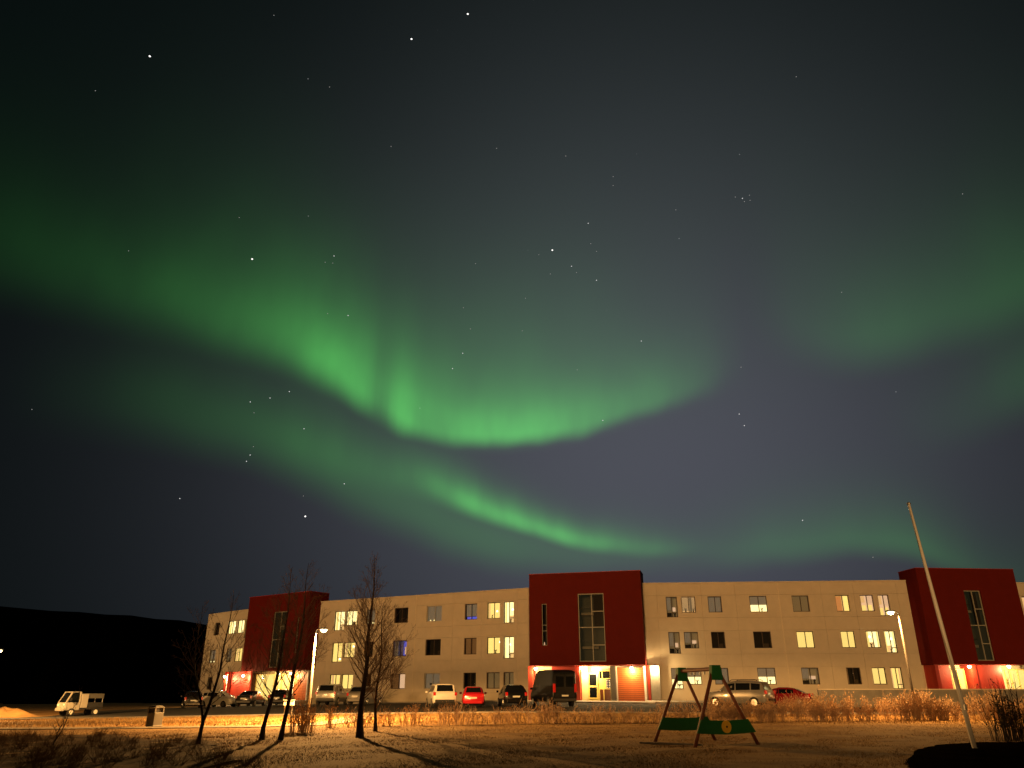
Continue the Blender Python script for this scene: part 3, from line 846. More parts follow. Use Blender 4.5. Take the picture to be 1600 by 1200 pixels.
tailm = mat('tail_light', (.45, .012, .012), .2, coat=.6)
headm = mat('head_light', (.7, .7, .68), .1, coat=.6)
platem = mat('number_plate', (.6, .6, .56), .5)


def car(name, label, cat, x, y, heading, kind, pm, group='cars parked in front of the building', scale=1.0, rails=False):
    K = KIND[kind]; st = K['st']
    t = thing(name, label, cat, G(x, y, .03), math.atan2(heading[1], heading[0]), group)
    t.scale = (scale,) * 3
    def sec(s):
        X, zb_, zl, zt, wb, wt_ = s
        half = [(wb * .90, zb_), (wb * .985, zb_ + .22 * (zl - zb_)), (wb, zb_ + .65 * (zl - zb_)), (wb * .965, zl), (wt_ + .05 * min(1, (zt - zl) * 2), zt - .07 * min(1, (zt - zl) * 4)), (wt_ * .86, zt - .004), (wt_ * .4, zt + .012)]
        return [Vector((X, -a, z)) for a, z in half] + [Vector((X, a, z)) for a, z in reversed(half)]
    S = [sec(s) for s in st]; n = len(S[0])
    b = MB()
    for r in S: b.v += [tuple(p) for p in r]
    for k in range(len(S) - 1):
        for j in range(n - 1): b.f.append((k * n + j, (k + 1) * n + j, (k + 1) * n + j + 1, k * n + j + 1))
        b.f.append((k * n + n - 1, (k + 1) * n + n - 1, (k + 1) * n, k * n))
    b.f.append(tuple(range(n))); b.f.append(tuple((len(S) - 1) * n + j for j in reversed(range(n))))
    body = b.build('body', pm, t, smooth=True)
    es = body.modifiers.new('split', 'EDGE_SPLIT'); es.split_angle = math.radians(38)
    def panel(nm, p00, p10, p11, p01, m, iu=.06, iv=.10, off=.010, par=t):
        def bl(u, v): return (p00 * (1 - u) + p10 * u) * (1 - v) + (p01 * (1 - u) + p11 * u) * v
        q = [bl(iu, iv), bl(1 - iu, iv), bl(1 - iu, 1 - iv), bl(iu, 1 - iv)]
        nn = (q[1] - q[0]).cross(q[3] - q[0]).normalized()
        c = sum(q, Vector()) / 4
        if nn.dot(c - Vector((0, 0, .8))) < 0: nn = -nn
        q2 = [p + nn * off for p in q]; q1 = [p - nn * .004 for p in q]
        return MB().hexa(q1 + q2).build(nm, m, par)
    for a, c in K['sides']:
        panel('side_window', S[a][3], S[c][3], S[c][4], S[a][4], carglass, .05, .14)
        panel('side_window', S[a][n - 4], S[c][n - 4], S[c][n - 5], S[a][n - 5], carglass, .05, .14)
    a, c = K['wind']; panel('windscreen', S[a][5], S[a][n - 6], S[c][n - 6], S[c][5], carglass, .02, .06)
    X0 = st[0][0]
    if K['rear']:
        a, c = K['rear']; panel('rear_window', S[a][5], S[a][n - 6], S[c][n - 6], S[c][5], carglass, .0, .08, .02)
    else:
        for s in (-1, 1):
            dr = MB().box((X0 - .015, min(s * .03, s * .80), .62), (X0 + .01, max(s * .03, s * .80), 2.28)).build('rear_door', pm, t, bevel=.012)
            MB().box((X0 - .028, min(s * .10, s * .70), 1.38), (X0 - .016, max(s * .10, s * .70), 2.10)).build('window', carglass, dr)
    tx, ty, tz = K['tail']; hh = .5 if kind == 'van' else .2
    for s in (-1, 1):
        MB().box((tx - .10, s * ty - .09, tz - hh * .7), (tx + .06, s * ty + .09, tz + hh * .5)).build('tail_light', tailm, t, bevel=.02)
        fx = st[-2][0]; MB().box((fx - .16, s * st[-2][4] * .82 - .13, st[-2][2] - .08), (fx + .02, s * st[-2][4] * .82 + .13, st[-2][2] + .02)).build('headlight', headm, t, bevel=.02)
        mx = st[K['wind'][1]][0] - .25; MB().box((mx - .07, s * (st[K['wind'][1]][4] + .12) - .09, st[K['wind'][1]][2] + .02), (mx + .06, s * (st[K['wind'][1]][4] + .12) + .09, st[K['wind'][1]][2] + .17)).build('wing_mirror', pm, t, bevel=.03)
        for wx in K['wheels']:
            wm = MB(); r = K['wr']; yy = s * (st[4][4] * .99 - .10)
            wm.tube([(wx, yy - .11, r), (wx, yy - .10, r), (wx, yy + .10, r), (wx, yy + .11, r)], [r * .9, r, r, r * .9], 18)
            wo_ = wm.build('wheel', rubber, t)
            MB().tube([(wx, yy + s * .085, r), (wx, yy + s * .122, r)], [r * .64, r * .58], 12).build('rim', alu, wo_)
    zb_ = st[0][1]
    MB().box((X0 - .05, -st[0][4] * .98, zb_ - .12), (X0 + .2, st[0][4] * .98, zb_ + .1)).build('rear_bumper', black if kind != 'hatch' else pm, t, bevel=.03)
    pz = zb_ + .22
    MB().box((X0 - .035, -.26, pz), (X0 - .02, .26, pz + .11)).build('number_plate', platem, t)
    if rails:
        for s in (-1, 1): MB().tube([(-1.6, s * .58, st[4][3] + .0), (-1.5, s * .58, st[4][3] + .07), (.2, s * .58, st[4][3] + .07), (.35, s * .58, st[4][3] - .02)], .025, 6).build('roof_rail', black, t)
    return t


p_white = paint('white_car_paint', (.66, .63, .57), .0, .35)
p_silver = paint('silver_car_paint', (.40, .39, .37), .45, .3)
p_red = paint('red_car_paint', (.48, .012, .022), .1, .25)
p_black = paint('black_car_paint', (.008, .008, .009), .2, .18)
p_dark = paint('dark_grey_car_paint', (.022, .021, .022), .3, .25)
p_grey = paint('grey_car_paint', (.20, .19, .18), .4, .3)

car('parked_car', 'white four-wheel-drive car parked left of the red hatchback', 'car', -5.5, 64.2, (-.22, .97), 'suv', p_white)
car('parked_car', 'small bright red hatchback seen from behind', 'car', -3.0, 64.0, (-.06, 1.0), 'hatch', p_red)
car('parked_car', 'black hatchback between the red hatchback and the black van', 'car', .0, 64.0, (-.16, .99), 'hatch', p_black, scale=1.05)
car('parked_van', 'tall black van with rear doors beside the middle entrance', 'van', 3.1, 63.8, (-.30, .95), 'van', paint('matt_black_van', (.006, .006, .007), .0, .4), 'vans parked in front of the building')
car('parked_car', 'silver car with roof rails parked behind the swing frame', 'car', 16.7, 61.0, (-.80, .60), 'suv', p_grey, scale=1.06, rails=True)
car('parked_car', 'red car half hidden by the hedge, right of the silver one', 'car', 20.4, 62.6, (-.88, .47), 'sedan', paint('deep_red_car_paint', (.20, .008, .012), .1, .25), scale=.97)
car('parked_car', 'grey estate car seen from behind, next to the lamp pole on the left', 'car', -15.7, 72.5, (.06, .99), 'suv', p_silver)
car('parked_car', 'pale car mostly hidden behind the thick tree trunk', 'car', -12.6, 71.5, (.30, .95), 'hatch', p_grey)
car('parked_car', 'dark car right of two under the left stair tower, behind the thin trunks', 'car', -21.9, 79.0, (-.05, .99), 'sedan', p_black)
car('parked_car', 'dark car left of two under the left stair tower, by the red wall', 'car', -25.4, 81.0, (.05, .99), 'sedan', p_dark)
car('parked_car', 'small silver hatchback below the leftmost wall lamp', 'car', -28.9, 82.0, (.93, -.36), 'hatch', p_white)
car('parked_car', 'dark car left of the silver hatchback, behind the forked tree', 'car', -30.0, 78.0, (-.40, .92), 'hatch', p_dark)

# small utility truck on the left
t = thing('utility_truck', 'small white utility truck with open dark bed, parked on the left', 'truck', G(-33.2, 64.0, .03), math.atan2(-.80, -.60), None); t.scale = (.9, .9, .95)
p_tr = paint('truck_white', (.36, .34, .30), .0, .4)
cab = MB()
cab.hexa([(.35, -.72, .42), (1.62, -.72, .42), (1.62, .72, .42), (.35, .72, .42), (.35, -.72, 1.02), (1.58, -.70, 1.0), (1.58, .70, 1.0), (.35, .72, 1.02)])
cab.build('cab_body', p_tr, t, bevel=.05)
for s in (-1, 1):
    MB().bar((1.52, s * .66, .99), (1.12, s * .62, 1.74), .08, .09).build('door_pillar', p_tr, t)
    MB().bar((.42, s * .68, 1.0), (.42, s * .62, 1.74), .10, .12).build('door_pillar', p_tr, t)
    MB().hexa([(.5, s * .665 - .01, 1.03), (1.44, s * .665 - .01, 1.03), (1.44, s * .665 + .01, 1.03), (.5, s * .665 + .01, 1.03), (.5, s * .61 - .01, 1.68), (1.12, s * .61 - .01, 1.68), (1.12, s * .61 + .01, 1.68), (.5, s * .61 + .01, 1.68)]).build('side_window', carglass, t)
    MB().box((1.56, s * .48 - .13, .72), (1.64, s * .48 + .13, .90)).build('headlight', headm, t, bevel=.02)
    MB().box((1.2, s * .86 - .08, 1.1), (1.28, s * .86 + .08, 1.34)).build('wing_mirror', black, t)
    for wx in (1.0, -1.05):
        wo_ = MB().tube([(wx, s * .64 - .1, .29), (wx, s * .64 - .09, .29), (wx, s * .64 + .09, .29), (wx, s * .64 + .1, .29)], [.26, .29, .29, .26], 16).build('wheel', rubber, t)
        MB().tube([(wx, s * .64 + s * .08, .29), (wx, s * .64 + s * .112, .29)], [.18, .16], 12).build('rim', white, wo_)
    MB().box((-1.55, s * .74 - .03, .62), (-.30, s * .74 + .03, 1.0)).build('bed_side', black, t)
MB().hexa([(1.50, -.60, 1.02), (1.53, -.60, 1.02), (1.53, .60, 1.02), (1.50, .60, 1.02), (1.13, -.56, 1.70), (1.16, -.56, 1.70), (1.16, .56, 1.70), (1.13, .56, 1.70)]).build('windscreen', carglass, t)
MB().box((.34, -.66, 1.742), (1.18, .66, 1.80)).build('cab_roof', p_tr, t, bevel=.03)
MB().box((-.26, -.72, .60), (.32, .72, 1.62)).build('tool_locker', p_tr, t, bevel=.03)
MB().box((-1.6, -.70, .48), (1.5, .70, .58)).build('chassis', black, t)
MB().box((-1.58, -.69, 1.3), (-.28, .69, 1.66)).build('load_box', mat('bed_grey', (.08, .078, .07), .7), t, bevel=.02)
for s in (-1, 1): MB().bar((-1.5, s * .66, 1.0), (-1.5, s * .66, 1.3), .05, .05).build('bed_post', metal, t)
MB().box((1.60, -.70, .38), (1.70, .70, .60)).build('front_bumper', p_tr, t, bevel=.03)

# ------------------------------------------------------------------ litter bin
t = thing('litter_bin', 'grey hooded litter bin standing beside the footpath', 'bin', G(-17.15, 40.2, .02), math.radians(62))
MB().box((-.26, -.26, .0), (.26, .26, .62)).build('body', mat('bin_steel', (.15, .14, .125), .45, metal=.3), t, bevel=.02)
for sx_, sy_ in ((-1, -1), (1, -1), (1, 1), (-1, 1)): MB().box((sx_ * .23 - .03, sy_ * .23 - .03, .62), (sx_ * .23 + .03, sy_ * .23 + .03, .84)).build('hood_post', MATS['bin_steel'], t)
MB().box((-.20, -.20, .621), (.20, .20, .80)).build('inner_liner', black, t)
MB().hexa([(-.28, -.28, .842), (.28, -.28, .842), (.28, .28, .842), (-.28, .28, .842), (-.18, -.18, .93), (.18, -.18, .93), (.18, .18, .93), (-.18, .18, .93)]).build('hood', MATS['bin_steel'], t, bevel=.02)
MB().box((-.27, -.27, .03), (.27, .27, .07)).build('base_band', metal, t)
MB().box((.262, -.06, .34), (.268, .06, .48)).build('emblem', white, t)

# small white cabinet by the hedge
t = thing('utility_cabinet', 'small white utility cabinet on a post at the end of the hedge', 'cabinet', G(-12.6, 47.0, 0))
MB().box((-.28, -.12, .78), (.28, .12, 1.05)).build('box', white, t, bevel=.015)
MB().box((-.30, -.14, 1.054), (.30, .14, 1.08)).build('lid', white, t)
for s in (-1, 1): MB().box((s * .2 - .03, -.03, -.2), (s * .2 + .03, .03, .776)).build('leg', metal, t)

# ------------------------------------------------------------------ swing frame
woodm = mat('brown_swing_wood', (.20, .055, .022), .6, var=.4, vscale=2, stretch=(8, 8, .8), bump=.15)
greenm = mat('green_board', (.016, .13, .035), .45, var=.15, vscale=4)
t = thing('swing_frame', 'wooden A-frame swing set with green boards and a yellow disc', 'swing', (6.1, 27.0, 0))
near = ((5.42, 25.2), (7.68, 26.3), (6.40, 25.8)); far_ = ((4.67, 27.8), (6.98, 28.95), (5.87, 28.45))
o = Vector((6.1, 27.0, 0)); tops = []
for A, B, Cc in (near, far_):
    top = Vector((Cc[0], Cc[1], 2.18)) - o
    a = Vector((A[0], A[1], ground(*A) - .05)) - o; c = Vector((B[0], B[1], ground(*B) - .05)) - o
    ax = (c - a); ax.z = 0; ax.normalize(); nn = Vector((ax.y, -ax.x, 0))
    MB().tube([a, top - ax * .10], .055, 10).build('leg', woodm, t, smooth=True)
    MB().tube([c, top + ax * .10], .055, 10).build('leg', woodm, t, smooth=True)
    # metal-green bracket at the apex
    bm = MB(); h0, h1 = -.30, .14
    bm.hexa([top - ax * .23 + nn * .075 + Vector((0, 0, h0)), top + ax * .23 + nn * .075 + Vector((0, 0, h0)), top + ax * .23 - nn * .075 + Vector((0, 0, h0)), top - ax * .23 - nn * .075 + Vector((0, 0, h0)),
             top - ax * .17 + nn * .075 + Vector((0, 0, h1)), top + ax * .17 + nn * .075 + Vector((0, 0, h1)), top + ax * .17 - nn * .075 + Vector((0, 0, h1)), top - ax * .17 - nn * .075 + Vector((0, 0, h1))])
    bm.build('bracket', greenm, t, bevel=.012)
    # board between the legs, following their slant, with a shallow curved lower edge
    def on(z, side):
        f = (z - a.z) / (top.z - a.z)
        return (a.lerp(top, f) if side < 0 else c.lerp(top, f)) + ax * (-.10 if side < 0 else .10)
    bb = MB(); N = 14; zt_, zb2 = .74, .33
    rows = []
    for k in range(N + 1):
        u = k / N; pt = on(zt_, -1).lerp(on(zt_, 1), u); pb = on(zb2, -1).lerp(on(zb2, 1), u)
        pb.z += .05 * (2 * u - 1) ** 2; pt.z += .035 * (2 * u - 1) ** 2 - .02
        rows.append((pt + nn * .085, pb + nn * .085, pt + nn * .055, pb + nn * .055))
    for k in range(N + 1):
        for p in rows[k]: bb.v.append(tuple(p))
    for k in range(N):
        i = k * 4; j = i + 4
        bb.f += [(i, i + 1, j + 1, j), (i + 2, j + 2, j + 3, i + 3), (i, j, j + 2, i + 2), (i + 1, i + 3, j + 3, j + 1)]
    bb.f += [(0, 2, 3, 1), (N * 4, N * 4 + 1, N * 4 + 3, N * 4 + 2)]
    bd = bb.build('board', greenm, t)
    if A == near[0]:
        cpt = rows[7][0].lerp(rows[7][1], .45) + nn * .004
        dsc = MB().tube([cpt, cpt + nn * .025], .18, 24).build('disc', mat('yellow_disc', (.80, .48, .035), .5, var=.1), bd)
        MB().tube([cpt + nn * .025, cpt + nn * .04], .03, 10).build('bolt', black, dsc)
    tops.append(top)
MB().tube([tops[0] + Vector((0, 0, .03)), tops[1] + Vector((0, 0, .03))], .06, 10).build('beam', woodm, t)
for f in (.3, .42, .58, .70):
    p = tops[0].lerp(tops[1], f); MB().box((p.x - .03, p.y - .03, p.z - .12), (p.x + .03, p.y + .03, p.z - .03)).build('swing_hanger', metal, t)
# pale edging board lying in the grass in front of the swing
t = tag(MB().hexa([(0, 0, 0), (1.75, -1.05, 0), (1.78, -.98, 0), (.03, .07, 0), (0, 0, .06), (1.75, -1.05, .06), (1.78, -.98, .06), (.03, .07, .06)]).build('edging_board', mat('weathered_board', (.30, .25, .19), .8, var=.3), None, G(4.05, 26.9, .0)),
        'pale edging board lying in the grass under the swing frame', 'board')

# ------------------------------------------------------------------ flagpole
t = thing('flagpole', 'tall bare white flagpole without a flag at the right', 'flagpole', G(13.1, 24.0, 0))
MB().tube([(0, 0, -.1), (-.3, -.02, 3.8), (-.55, -.05, 7.02)], [.066, .058, .04], 12).build('pole', mat('flagpole_paint', (.86, .82, .74), .5), t, smooth=True)
MB().lathe([(.02, 0), (.055, .01), (.06, .05), (.02, .09)], 12, (-.55, -.05, 7.02)).build('finial', metal, t)
MB().tube([(-.58, -.1, 6.95), (-.40, -.13, 3.6), (-.10, -.13, 1.1)], .006, 4).build('halyard', white, t)
MB().box((-.12, -.13, 1.05), (-.06, -.05, 1.2)).build('cleat', metal, t)
MB().lathe([(.12, -.05), (.12, .03), (.07, .07)], 12).build('base_collar', metal, t)

# near-black flat ground patch at the right foot
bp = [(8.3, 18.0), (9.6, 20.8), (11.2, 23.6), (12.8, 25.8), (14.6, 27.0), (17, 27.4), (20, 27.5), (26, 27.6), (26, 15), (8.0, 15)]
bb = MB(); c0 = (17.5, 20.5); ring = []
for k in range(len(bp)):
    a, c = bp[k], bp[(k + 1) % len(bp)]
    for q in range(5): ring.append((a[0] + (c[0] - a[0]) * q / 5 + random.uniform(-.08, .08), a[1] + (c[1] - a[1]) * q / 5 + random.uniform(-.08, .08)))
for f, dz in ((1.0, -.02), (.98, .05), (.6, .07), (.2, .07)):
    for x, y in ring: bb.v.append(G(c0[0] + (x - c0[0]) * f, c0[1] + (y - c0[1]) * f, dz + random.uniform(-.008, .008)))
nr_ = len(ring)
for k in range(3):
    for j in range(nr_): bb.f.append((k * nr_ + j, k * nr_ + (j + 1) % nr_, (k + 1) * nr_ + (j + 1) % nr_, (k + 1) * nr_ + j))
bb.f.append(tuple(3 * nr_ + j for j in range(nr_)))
tag(bb.build('dark_ground_patch', darkgnd, smooth=True), kind='structure')


# ------------------------------------------------------------------ bare trees
def branch(mb, p, d, length, r, depth, rnd, up=.25, n=5, minr=.0035):
    segs = 4 if depth > 0 else 3
    pts = [Vector(p)]; dd = Vector(d).normalized(); rads = [r]
    for k in range(segs):
        dd = (dd + Vector((rnd.uniform(-.16, .16), rnd.uniform(-.16, .16), up * .45 + rnd.uniform(-.05, .1)))).normalized()
        pts.append(pts[-1] + dd * length / segs); rads.append(max(minr, r * (1 - .8 * (k + 1) / segs)))
    mb.tube(pts, rads, max(3, n), cap=False)
    if depth <= 0: return
    m = int(3 + length * (3.2 if depth > 1 else 4.5))
    for k in range(m):
        f = rnd.uniform(.22, .97); i = min(segs - 1, int(f * segs)); q = pts[i].lerp(pts[i + 1], f * segs - i)
        a = rnd.uniform(0, 2 * PI); t_ = (pts[i + 1] - pts[i]).normalized()
        s = t_.cross(Vector((math.cos(a), math.sin(a), .3)))
        if s.length < .1: continue
        s.normalize()
        nd = t_ * .75 + s * rnd.uniform(.55, .95)
        branch(mb, q, nd, length * rnd.uniform(.28, .5) * (1.1 - .5 * f), max(minr, rads[i] * .5), depth - 1, rnd, up, 3, minr)


def tree(label, x, y, height, stems, seed, r0, spread, start=1.0, density=4.2, leanx=0.0):
    rnd = random.Random(seed)
    t = thing('bare_tree', label, 'tree', G(x, y, 0), 0, 'bare trees on the lawn')
    trunk = MB(); crown = MB()
    for (dx, dy, hfrac, fork) in stems:
        pts = []; rads = []; N = 12
        for k in range(N + 1):
            f = k / N; z = -.1 + f * height * hfrac
            s = max(0, (z - fork) / height)
            pts.append(Vector((leanx * z + dx * min(1, s * 3) + .35 * dx * s + .04 * math.sin(z * 2.1 + seed), dy * min(1, s * 3) + .03 * math.sin(z * 1.7 + 2 * seed), z)))
            rads.append(max(.006, r0 * (1 - f) ** .85 * (1.0 if hfrac > .95 else .8)))
        rads[0] *= 1.5; rads[1] *= 1.05
        trunk.tube(pts, rads, 10)
        z = start
        while z < height * hfrac * .97:
            f = (z + .1) / (height * hfrac); i = min(N - 1, int(f * N)); p = pts[i].lerp(pts[i + 1], f * N - i)
            a = rnd.uniform(0, 2 * PI); g_ = (z - start) / (height * hfrac - start)
            L_ = spread * (1 - g_) ** .75 * rnd.uniform(.65, 1.1) + .15
            dz = .62 + .8 * g_
            branch(crown, p, (math.cos(a), math.sin(a), dz), L_, max(.006, min(.022, rads[i] * .30)), 2 if L_ > .9 else 1, rnd)
            z += rnd.uniform(.6, 1.4) / density
    trunk.build('trunk', bark, t, smooth=True)
    crown.build('crown', twigm, t)
    return t


tree('thick-trunked bare tree standing in front of the left wing, tallest of all', -5.5, 30.5, 6.6, [(.1, 0, 1.0, 1.5)], 3, .115, 2.4, 1.15, 9.0)
tree('slim bare tree just right of and behind the thick-trunked one', -5.75, 35.2, 5.3, [(.05, 0, 1.0, 1.0)], 8, .07, 2.5, .75, 10.0)
tree('bare tree with dark trunk, left one of the close pair', -8.55, 29.0, 5.9, [(.28, .1, 1.0, .6)], 5, .075, 2.0, 1.2, 8.5, .0)
tree('bare tree with dark trunk, right one of the close pair by the bush', -7.95, 29.1, 6.1, [(.30, -.1, 1.0, .6)], 6, .078, 2.0, 1.2, 8.5, .0)
tree('bare tree with a low fork, leftmost tree on the lawn', -9.65, 26.1, 4.6, [(.35, 0, 1.0, .7), (-.45, .1, .93, .7)], 12, .062, 1.5, 1.0, 6.5)


def sapling(x, y, h, lean, label, seed):
    rnd = random.Random(seed); t = thing('sapling', label, 'sapling', G(x, y, 0), 0, 'saplings in the rough grass')
    m = MB(); pts = [Vector((lean * k / 6 * h + .03 * math.sin(k * 1.7 + seed), 0, h * k / 6 - .05)) for k in range(7)]
    m.tube(pts, [.022 - .0028 * k for k in range(7)], 5); m.build('stem', bark, t)
    c = MB()
    for k in range(6):
        p = pts[2].lerp(pts[6], k / 6); branch(c, p, (rnd.uniform(-1, 1), rnd.uniform(-.5, .5), 1.0), rnd.uniform(.25, .5), .009, 1, rnd)
    c.build('twigs', twigm, t)


sapling(-13.9, 25.6, 1.35, .38, 'thin leaning sapling in the rough grass, right one of two', 4)
sapling(-14.9, 27.5, .95, .25, 'small thin sapling in the rough grass, left one of two', 7)


# ------------------------------------------------------------------ hedges and bushes
def shrub(st, lf, x, y, h, n, rnd, spread, z=None, leaf=0, thick=.009, lean=0.0):
    z0 = ground(x, y) if z is None else z
    for k in range(n):
        a = rnd.uniform(0, 2 * PI); rr_ = rnd.uniform(0, spread * .35); hh = h * rnd.uniform(.6, 1.08)
        p0 = Vector((x + rr_ * math.cos(a), y + rr_ * math.sin(a), z0 - .03)); out = Vector((math.cos(a), math.sin(a), 0)) * spread * rnd.uniform(.2, .8)
        pts = [p0, p0 + out * .4 + Vector((lean * .3, 0, hh * .5)), p0 + out + Vector((rnd.uniform(-.08, .08) + lean, 0, hh))]
        st.tube(pts, [thick, thick * .8, thick * .35], 3, False)
        for q in range(rnd.randint(3, 5)):
            f = rnd.uniform(.25, .95); b0 = pts[0].lerp(pts[1], f * 2) if f < .5 else pts[1].lerp(pts[2], f * 2 - 1)
            e = b0 + Vector((rnd.uniform(-.22, .22), rnd.uniform(-.22, .22), rnd.uniform(.12, .34)))
            st.tube([b0, e], [thick * .6, thick * .3], 3, False)
            for w_ in range(leaf):
                c = b0.lerp(e, rnd.uniform(.3, 1.0)); s = rnd.uniform(.02, .045); u = Vector((rnd.uniform(-1, 1), rnd.uniform(-1, 1), rnd.uniform(-1, 1))).normalized() * s
                v_ = u.cross(Vector((rnd.uniform(-1, 1), rnd.uniform(-1, 1), rnd.uniform(-1, 1)))).normalized() * s * .6
                lf.quad(c - u, c + v_, c + u, c - v_)


def hedge(label, pts, h, per_m, n, leaf, seed, group=None, width=.7, thick=.009, mats=None, spread=.38):
    rnd = random.Random(seed); st = MB(); lf = MB()
    t = thing('hedge', label, 'hedge', G(pts[0][0], pts[0][1], 0), 0, group)
    for (xa, ya), (xb, yb) in zip(pts, pts[1:]):
        L_ = math.hypot(xb - xa, yb - ya)
        for k in range(int(L_ * per_m)):
            f = rnd.random(); shrub(st, lf, xa + (xb - xa) * f, ya + (yb - ya) * f + rnd.uniform(-width / 2, width / 2), h * rnd.uniform(.65, 1.1) * (.85 + .2 * math.sin(f * L_ * 1.3 + seed)), n, rnd, spread, None, leaf, thick)
    org = Vector(t.location)
    for m, nm, mt in ((st, 'stems', (mats or (paletwig, deadleaf))[0]), (lf, 'leaves', (mats or (paletwig, deadleaf))[1])):
        if m.v:
            m.v = [tuple(Vector(v) - org) for v in m.v]
            tag(m.build(nm, mt, t), kind='stuff')
    return t


hedge('thin bare hedge along the lawn from the left lamp to the swing', [(-8.6, 38.6), (-3, 40.5), (4, 41.8), (10.5, 42.5)], 1.0, 10, 3, 1, 21, thick=.011, width=.5)
hedge('dense straw-coloured hedge along the lawn right of the swing', [(10.5, 42.6), (18, 44), (26, 45.2), (34, 46)], 1.3, 6, 9, 4, 22, thick=.011)
hedge('second straw-coloured hedge row behind, along the low concrete wall', [(17, 50.0), (26, 50.5), (38, 51)], 1.45, 5, 8, 4, 23, width=1.0)
hedge('short dry hedge between the swing legs and the parked silver car', [(10.5, 48.0), (15, 48.2), (19, 49.6)], 1.2, 4.5, 7, 4, 24, width=.8)


def bush(label, x, y, h, n, spread, seed, mats, leaf=0, thick=.010):
    rnd = random.Random(seed); st = MB(); lf = MB(); t = thing('bush', label, 'bush', G(x, y, 0))
    for k in range(n): shrub(st, lf, rnd.gauss(0, spread * .4) + x, rnd.gauss(0, spread * .3) + y, h * rnd.uniform(.6, 1.05), 6, rnd, spread * .55, None, leaf, thick)
    org = Vector(t.location)
    for m, nm, mt in ((st, 'stems', mats[0]), (lf, 'leaves', mats[1])):
        if m.v: m.v = [tuple(Vector(v) - org) for v in m.v]; tag(m.build(nm, mt, t), kind='stuff')


bush('round bare bush at the left end of the hedge, below the lamp pole', -8.7, 34.4, 1.25, 16, .75, 31, (paletwig, deadleaf), 1)
bush('dark leafless bush at the right edge, in front of the hedge', 16.6, 28.2, 1.9, 13, .62, 32, (darktwig, darktwig), 2, .012)
bush('small dark bush at the far right edge beside the near-black ground', 18.0, 27.8, 1.4, 8, .6, 33, (darktwig, darktwig), 2, .012)
bush('dark low bush in the bottom left corner', -13.6, 20.2, .75, 12, .7, 34, (darktwig, darktwig), 3, .012)

# ------------------------------------------------------------------ rough tussocks at the left
rnd = random.Random(9); st = MB(); lf = MB()
for k in range(170):
    y = rnd.uniform(17.5, 33); x = rnd.uniform(-.7, -.3) * y
    if y > 31.5 - .28 * (x + 16) + 1.2 * math.sin(x * 1.1) - max(0, x + 13) * 1.1: continue
    shrub(st, lf, x, y, rnd.uniform(.06, .16), 9, rnd, .24, None, 0, .006)
tag(st.build('rough_grass', mat('rough_stem', (.15, .085, .04), .95, spec=.05)), 'rough brown tussocks at the lower left', 'grass', kind='stuff')

# ------------------------------------------------------------------ dry grass blades
rnd = random.Random(5); gb = MB()
for k in range(140000):
    y = 17.5 + 37 * rnd.random() ** 1.15; x = rnd.uniform(-.72, .72) * y
    if y > front_edge(x) - .3: continue
    if y < 31.5 - .28 * (x + 16) + 1.2 * math.sin(x * 1.1) - max(0, x + 13) * 1.1 and x < -6.5 and rnd.random() < .85: continue
    if 37.3 < y < 40.8 and x < -9.5: continue
    if y < 27.6 and x > 8.6 + max(0, y - 18) * .62: continue
    h = rnd.uniform(.02, .055) * (2.6 if y > 41 else 1.8 if (x < -8 and y < 33) else 1); a = rnd.uniform(0, 6.28); w_ = .006 + .00015 * y
    p = Vector(G(x, y, -.01)); q = p + Vector((rnd.uniform(-.06, .06), rnd.uniform(-.06, .06), h)); s = Vector((math.cos(a), math.sin(a), 0)) * w_
    i = len(gb.v); gb.v += [tuple(p - s), tuple(p + s), tuple(q)]; gb.f.append((i, i + 1, i + 2))
tag(gb.build('dry_grass', bladem), 'dry yellow winter grass covering the lawn', 'grass', kind='stuff')

# ------------------------------------------------------------------ stars
D = 6000.0
sm = []
ico = [(0, 0, 1), (0, 0, -1)] + [(math.cos(k * PI / 3), math.sin(k * PI / 3), 0) for k in range(6)]
icf = [(0, 2 + k, 2 + (k + 1) % 6) for k in range(6)] + [(1, 2 + (k + 1) % 6, 2 + k) for k in range(6)]
for q, rad in enumerate((3.4, 4.4, 7.4)):
    me = bpy.data.meshes.new('star'); me.from_pydata([(a * rad, b_ * rad, c * rad) for a, b_, c in ico], [], icf); me.materials.append(starm[q]); sm.append(me)


def star(a, e, size, label, group):
    o = bpy.data.objects.new('star', sm[size]); COL.objects.link(o)
    a, e = math.radians(a), math.radians(e)
    o.location = (D * math.sin(a) * math.cos(e), D * math.cos(a) * math.cos(e), EYE + D * math.sin(e))
    tag(o, label, 'star', group)


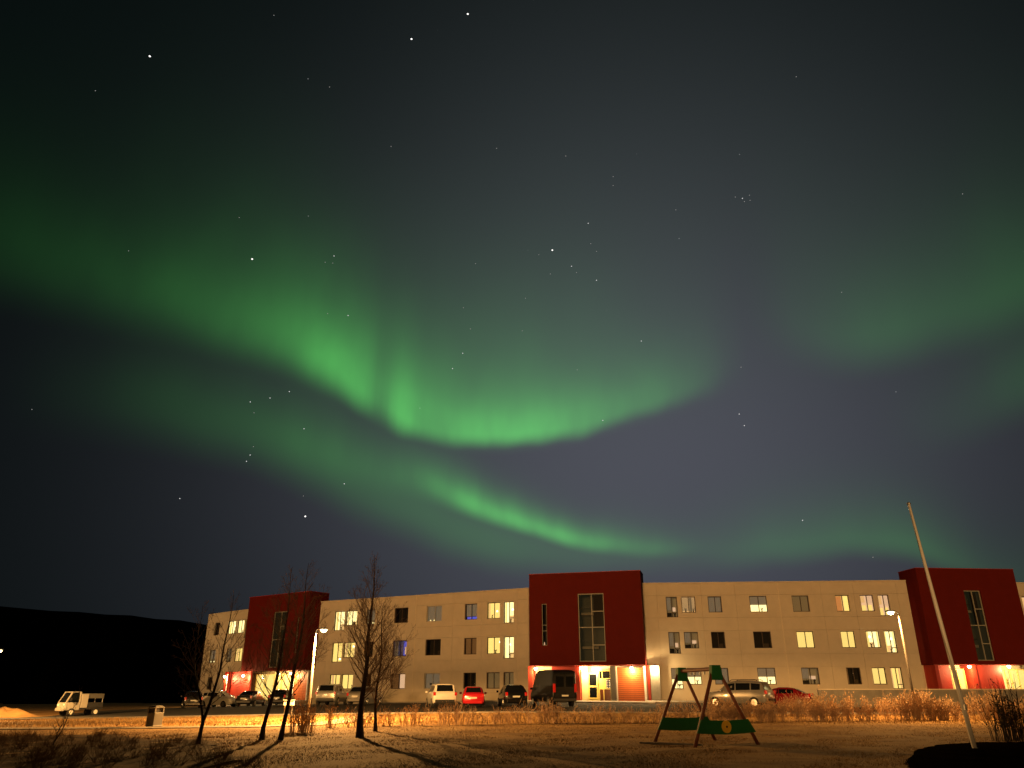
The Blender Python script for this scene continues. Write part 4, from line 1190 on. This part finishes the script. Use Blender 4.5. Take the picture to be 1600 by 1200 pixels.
BR = [(-31.54, 40.47, 'bright star in the dark upper left of the sky'), (-9.77, 45.69, 'bright star, lower of two near the top middle'), (-4.4, 47.56, 'bright star, upper of two at the very top'),
      (-21.32, 29.39, 'bright star inside the green band on the left'), (3.48, 31.76, 'brightest star above the main green arc, in a loose cluster'), (-15.18, 11.73, 'bright low star above the left stair tower')]
for a, e, lb in BR: star(a, e, 2, lb, 'bright stars')
MD = [(-13.42, 26.38, 'star on the bright green ribbon left of the middle'), (-20.0, 19.44, 'left star of a slanting row of three below the green band'), (-18.63, 19.87, 'middle star of a slanting row of three below the green band'),
      (-17.29, 20.47, 'right star of a slanting row of three below the green band'), (-19.51, 15.73, 'upper star of a tight upright pair, low on the left'), (-19.71, 15.27, 'lower star of a tight upright pair, low on the left'),
      (-23.74, 12.34, 'low star at far left above the dark hill'), (-12.61, 14.18, 'star under the lower green ribbon, above the lamp pole'), (-4.02, 24.16, 'upper star of two inside the green arc'), (-4.81, 23.0, 'lower star of two inside the green arc'),
      (5.09, 30.54, 'star just below right of the brightest cluster star'), (6.66, 33.56, 'star above right of the brightest cluster star'), (7.15, 29.42, 'lowest star of the loose cluster above the arc'), (10.52, 24.75, 'lone star above the right end of the green arc'),
      (7.13, 19.07, 'star on the lower edge of the green arc, right half'), (20.84, 11.1, 'lone low star above the right wing'), (17.43, 18.84, 'upper star of a pair in the violet gap right of the arc'), (17.7, 17.99, 'lower star of a pair in the violet gap right of the arc'),
      (-15.92, 17.92, 'star between the two green ribbons on the left'), (-14.99, 30.51, 'top star of a tiny triangle above the green band')]
for a, e, lb in MD: star(a, e, 1, lb, 'medium stars')
for k, (a, e) in enumerate([(19.71, 33.89), (19.16, 34.07), (20.3, 34.01), (20.29, 33.66), (19.83, 33.65)]): star(a, e, 1 if k == 0 else 0, ('brightest', 'leftmost', 'topmost right', 'rightmost', 'lowest')[k] + ' star of the tiny tight cluster at upper right', 'tight star cluster')
FT = [(-34.64, 37.32), (-22.5, 45.3), (-22.75, 32.03), (-15.65, 29.98), (-15.03, 30.0), (-16.87, 41.81), (-3.44, 25.98), (0.85, 25.88), (6.8, 32.09), (7.26, 31.51), (9.05, 36.69), (9.0, 36.07), (4.9, 38.35), (-1.41, 38.97), (-10.97, 38.59), (35.08, 30.57), (25.92, 26.24), (17.97, 22.15), (5.27, 22.89), (1.13, 28.29), (-3.13, 30.79), (-4.07, 27.53), (-19.63, 18.71), (-19.36, 16.33), (-15.46, 13.15), (-15.04, 26.36), (24.91, 8.36), (14.2, 33.87), (25.43, 40.82), (-33.62, 16.88), (-30.05, 28.18), (5.5, 30.06), (2.32, 31.46), (3.27, 30.04)]
FL = ['far upper left, below the bright star there', 'near the top edge, left of the two bright top stars', 'above the bright star in the left green band', 'lower left corner of the tiny triangle above the green band', 'lower right corner of the tiny triangle above the green band',
      'dark upper sky between the upper left bright star and the top pair', 'above the pair inside the green arc', 'middle of the glow above the arc', 'just right of the cluster, below its upper star', 'right side of the loose cluster', 'upper one of a small pair above the loose cluster', 'lower one of a small pair above the loose cluster',
      'dark sky straight above the loose cluster', 'dark sky at upper middle', 'dark sky below the bright top pair', 'far right, above the right green patch', 'left edge of the right green patch', 'right of the end of the green arc', 'inside the right half of the arc glow', 'below the brightest cluster star, in the upper glow',
      'left of the loose cluster, in grey sky', 'upper glow, above the pair inside the arc', 'just under the slanting row of three', 'above the tight upright pair', 'above the bright low star near the left tower', 'left of the star on the bright green ribbon', 'lowest of all, above the right stair tower', 'between the loose cluster and the tight cluster',
      'upper right, in dark sky above the tight cluster', 'far left edge, below the green band', 'left end of the green band', 'inside the loose cluster, at its centre', 'close left of the brightest cluster star', 'lower left of the loose cluster']
for (a, e), w_ in zip(FT, FL): star(a, e, 0, 'faint star, ' + w_, 'faint stars')
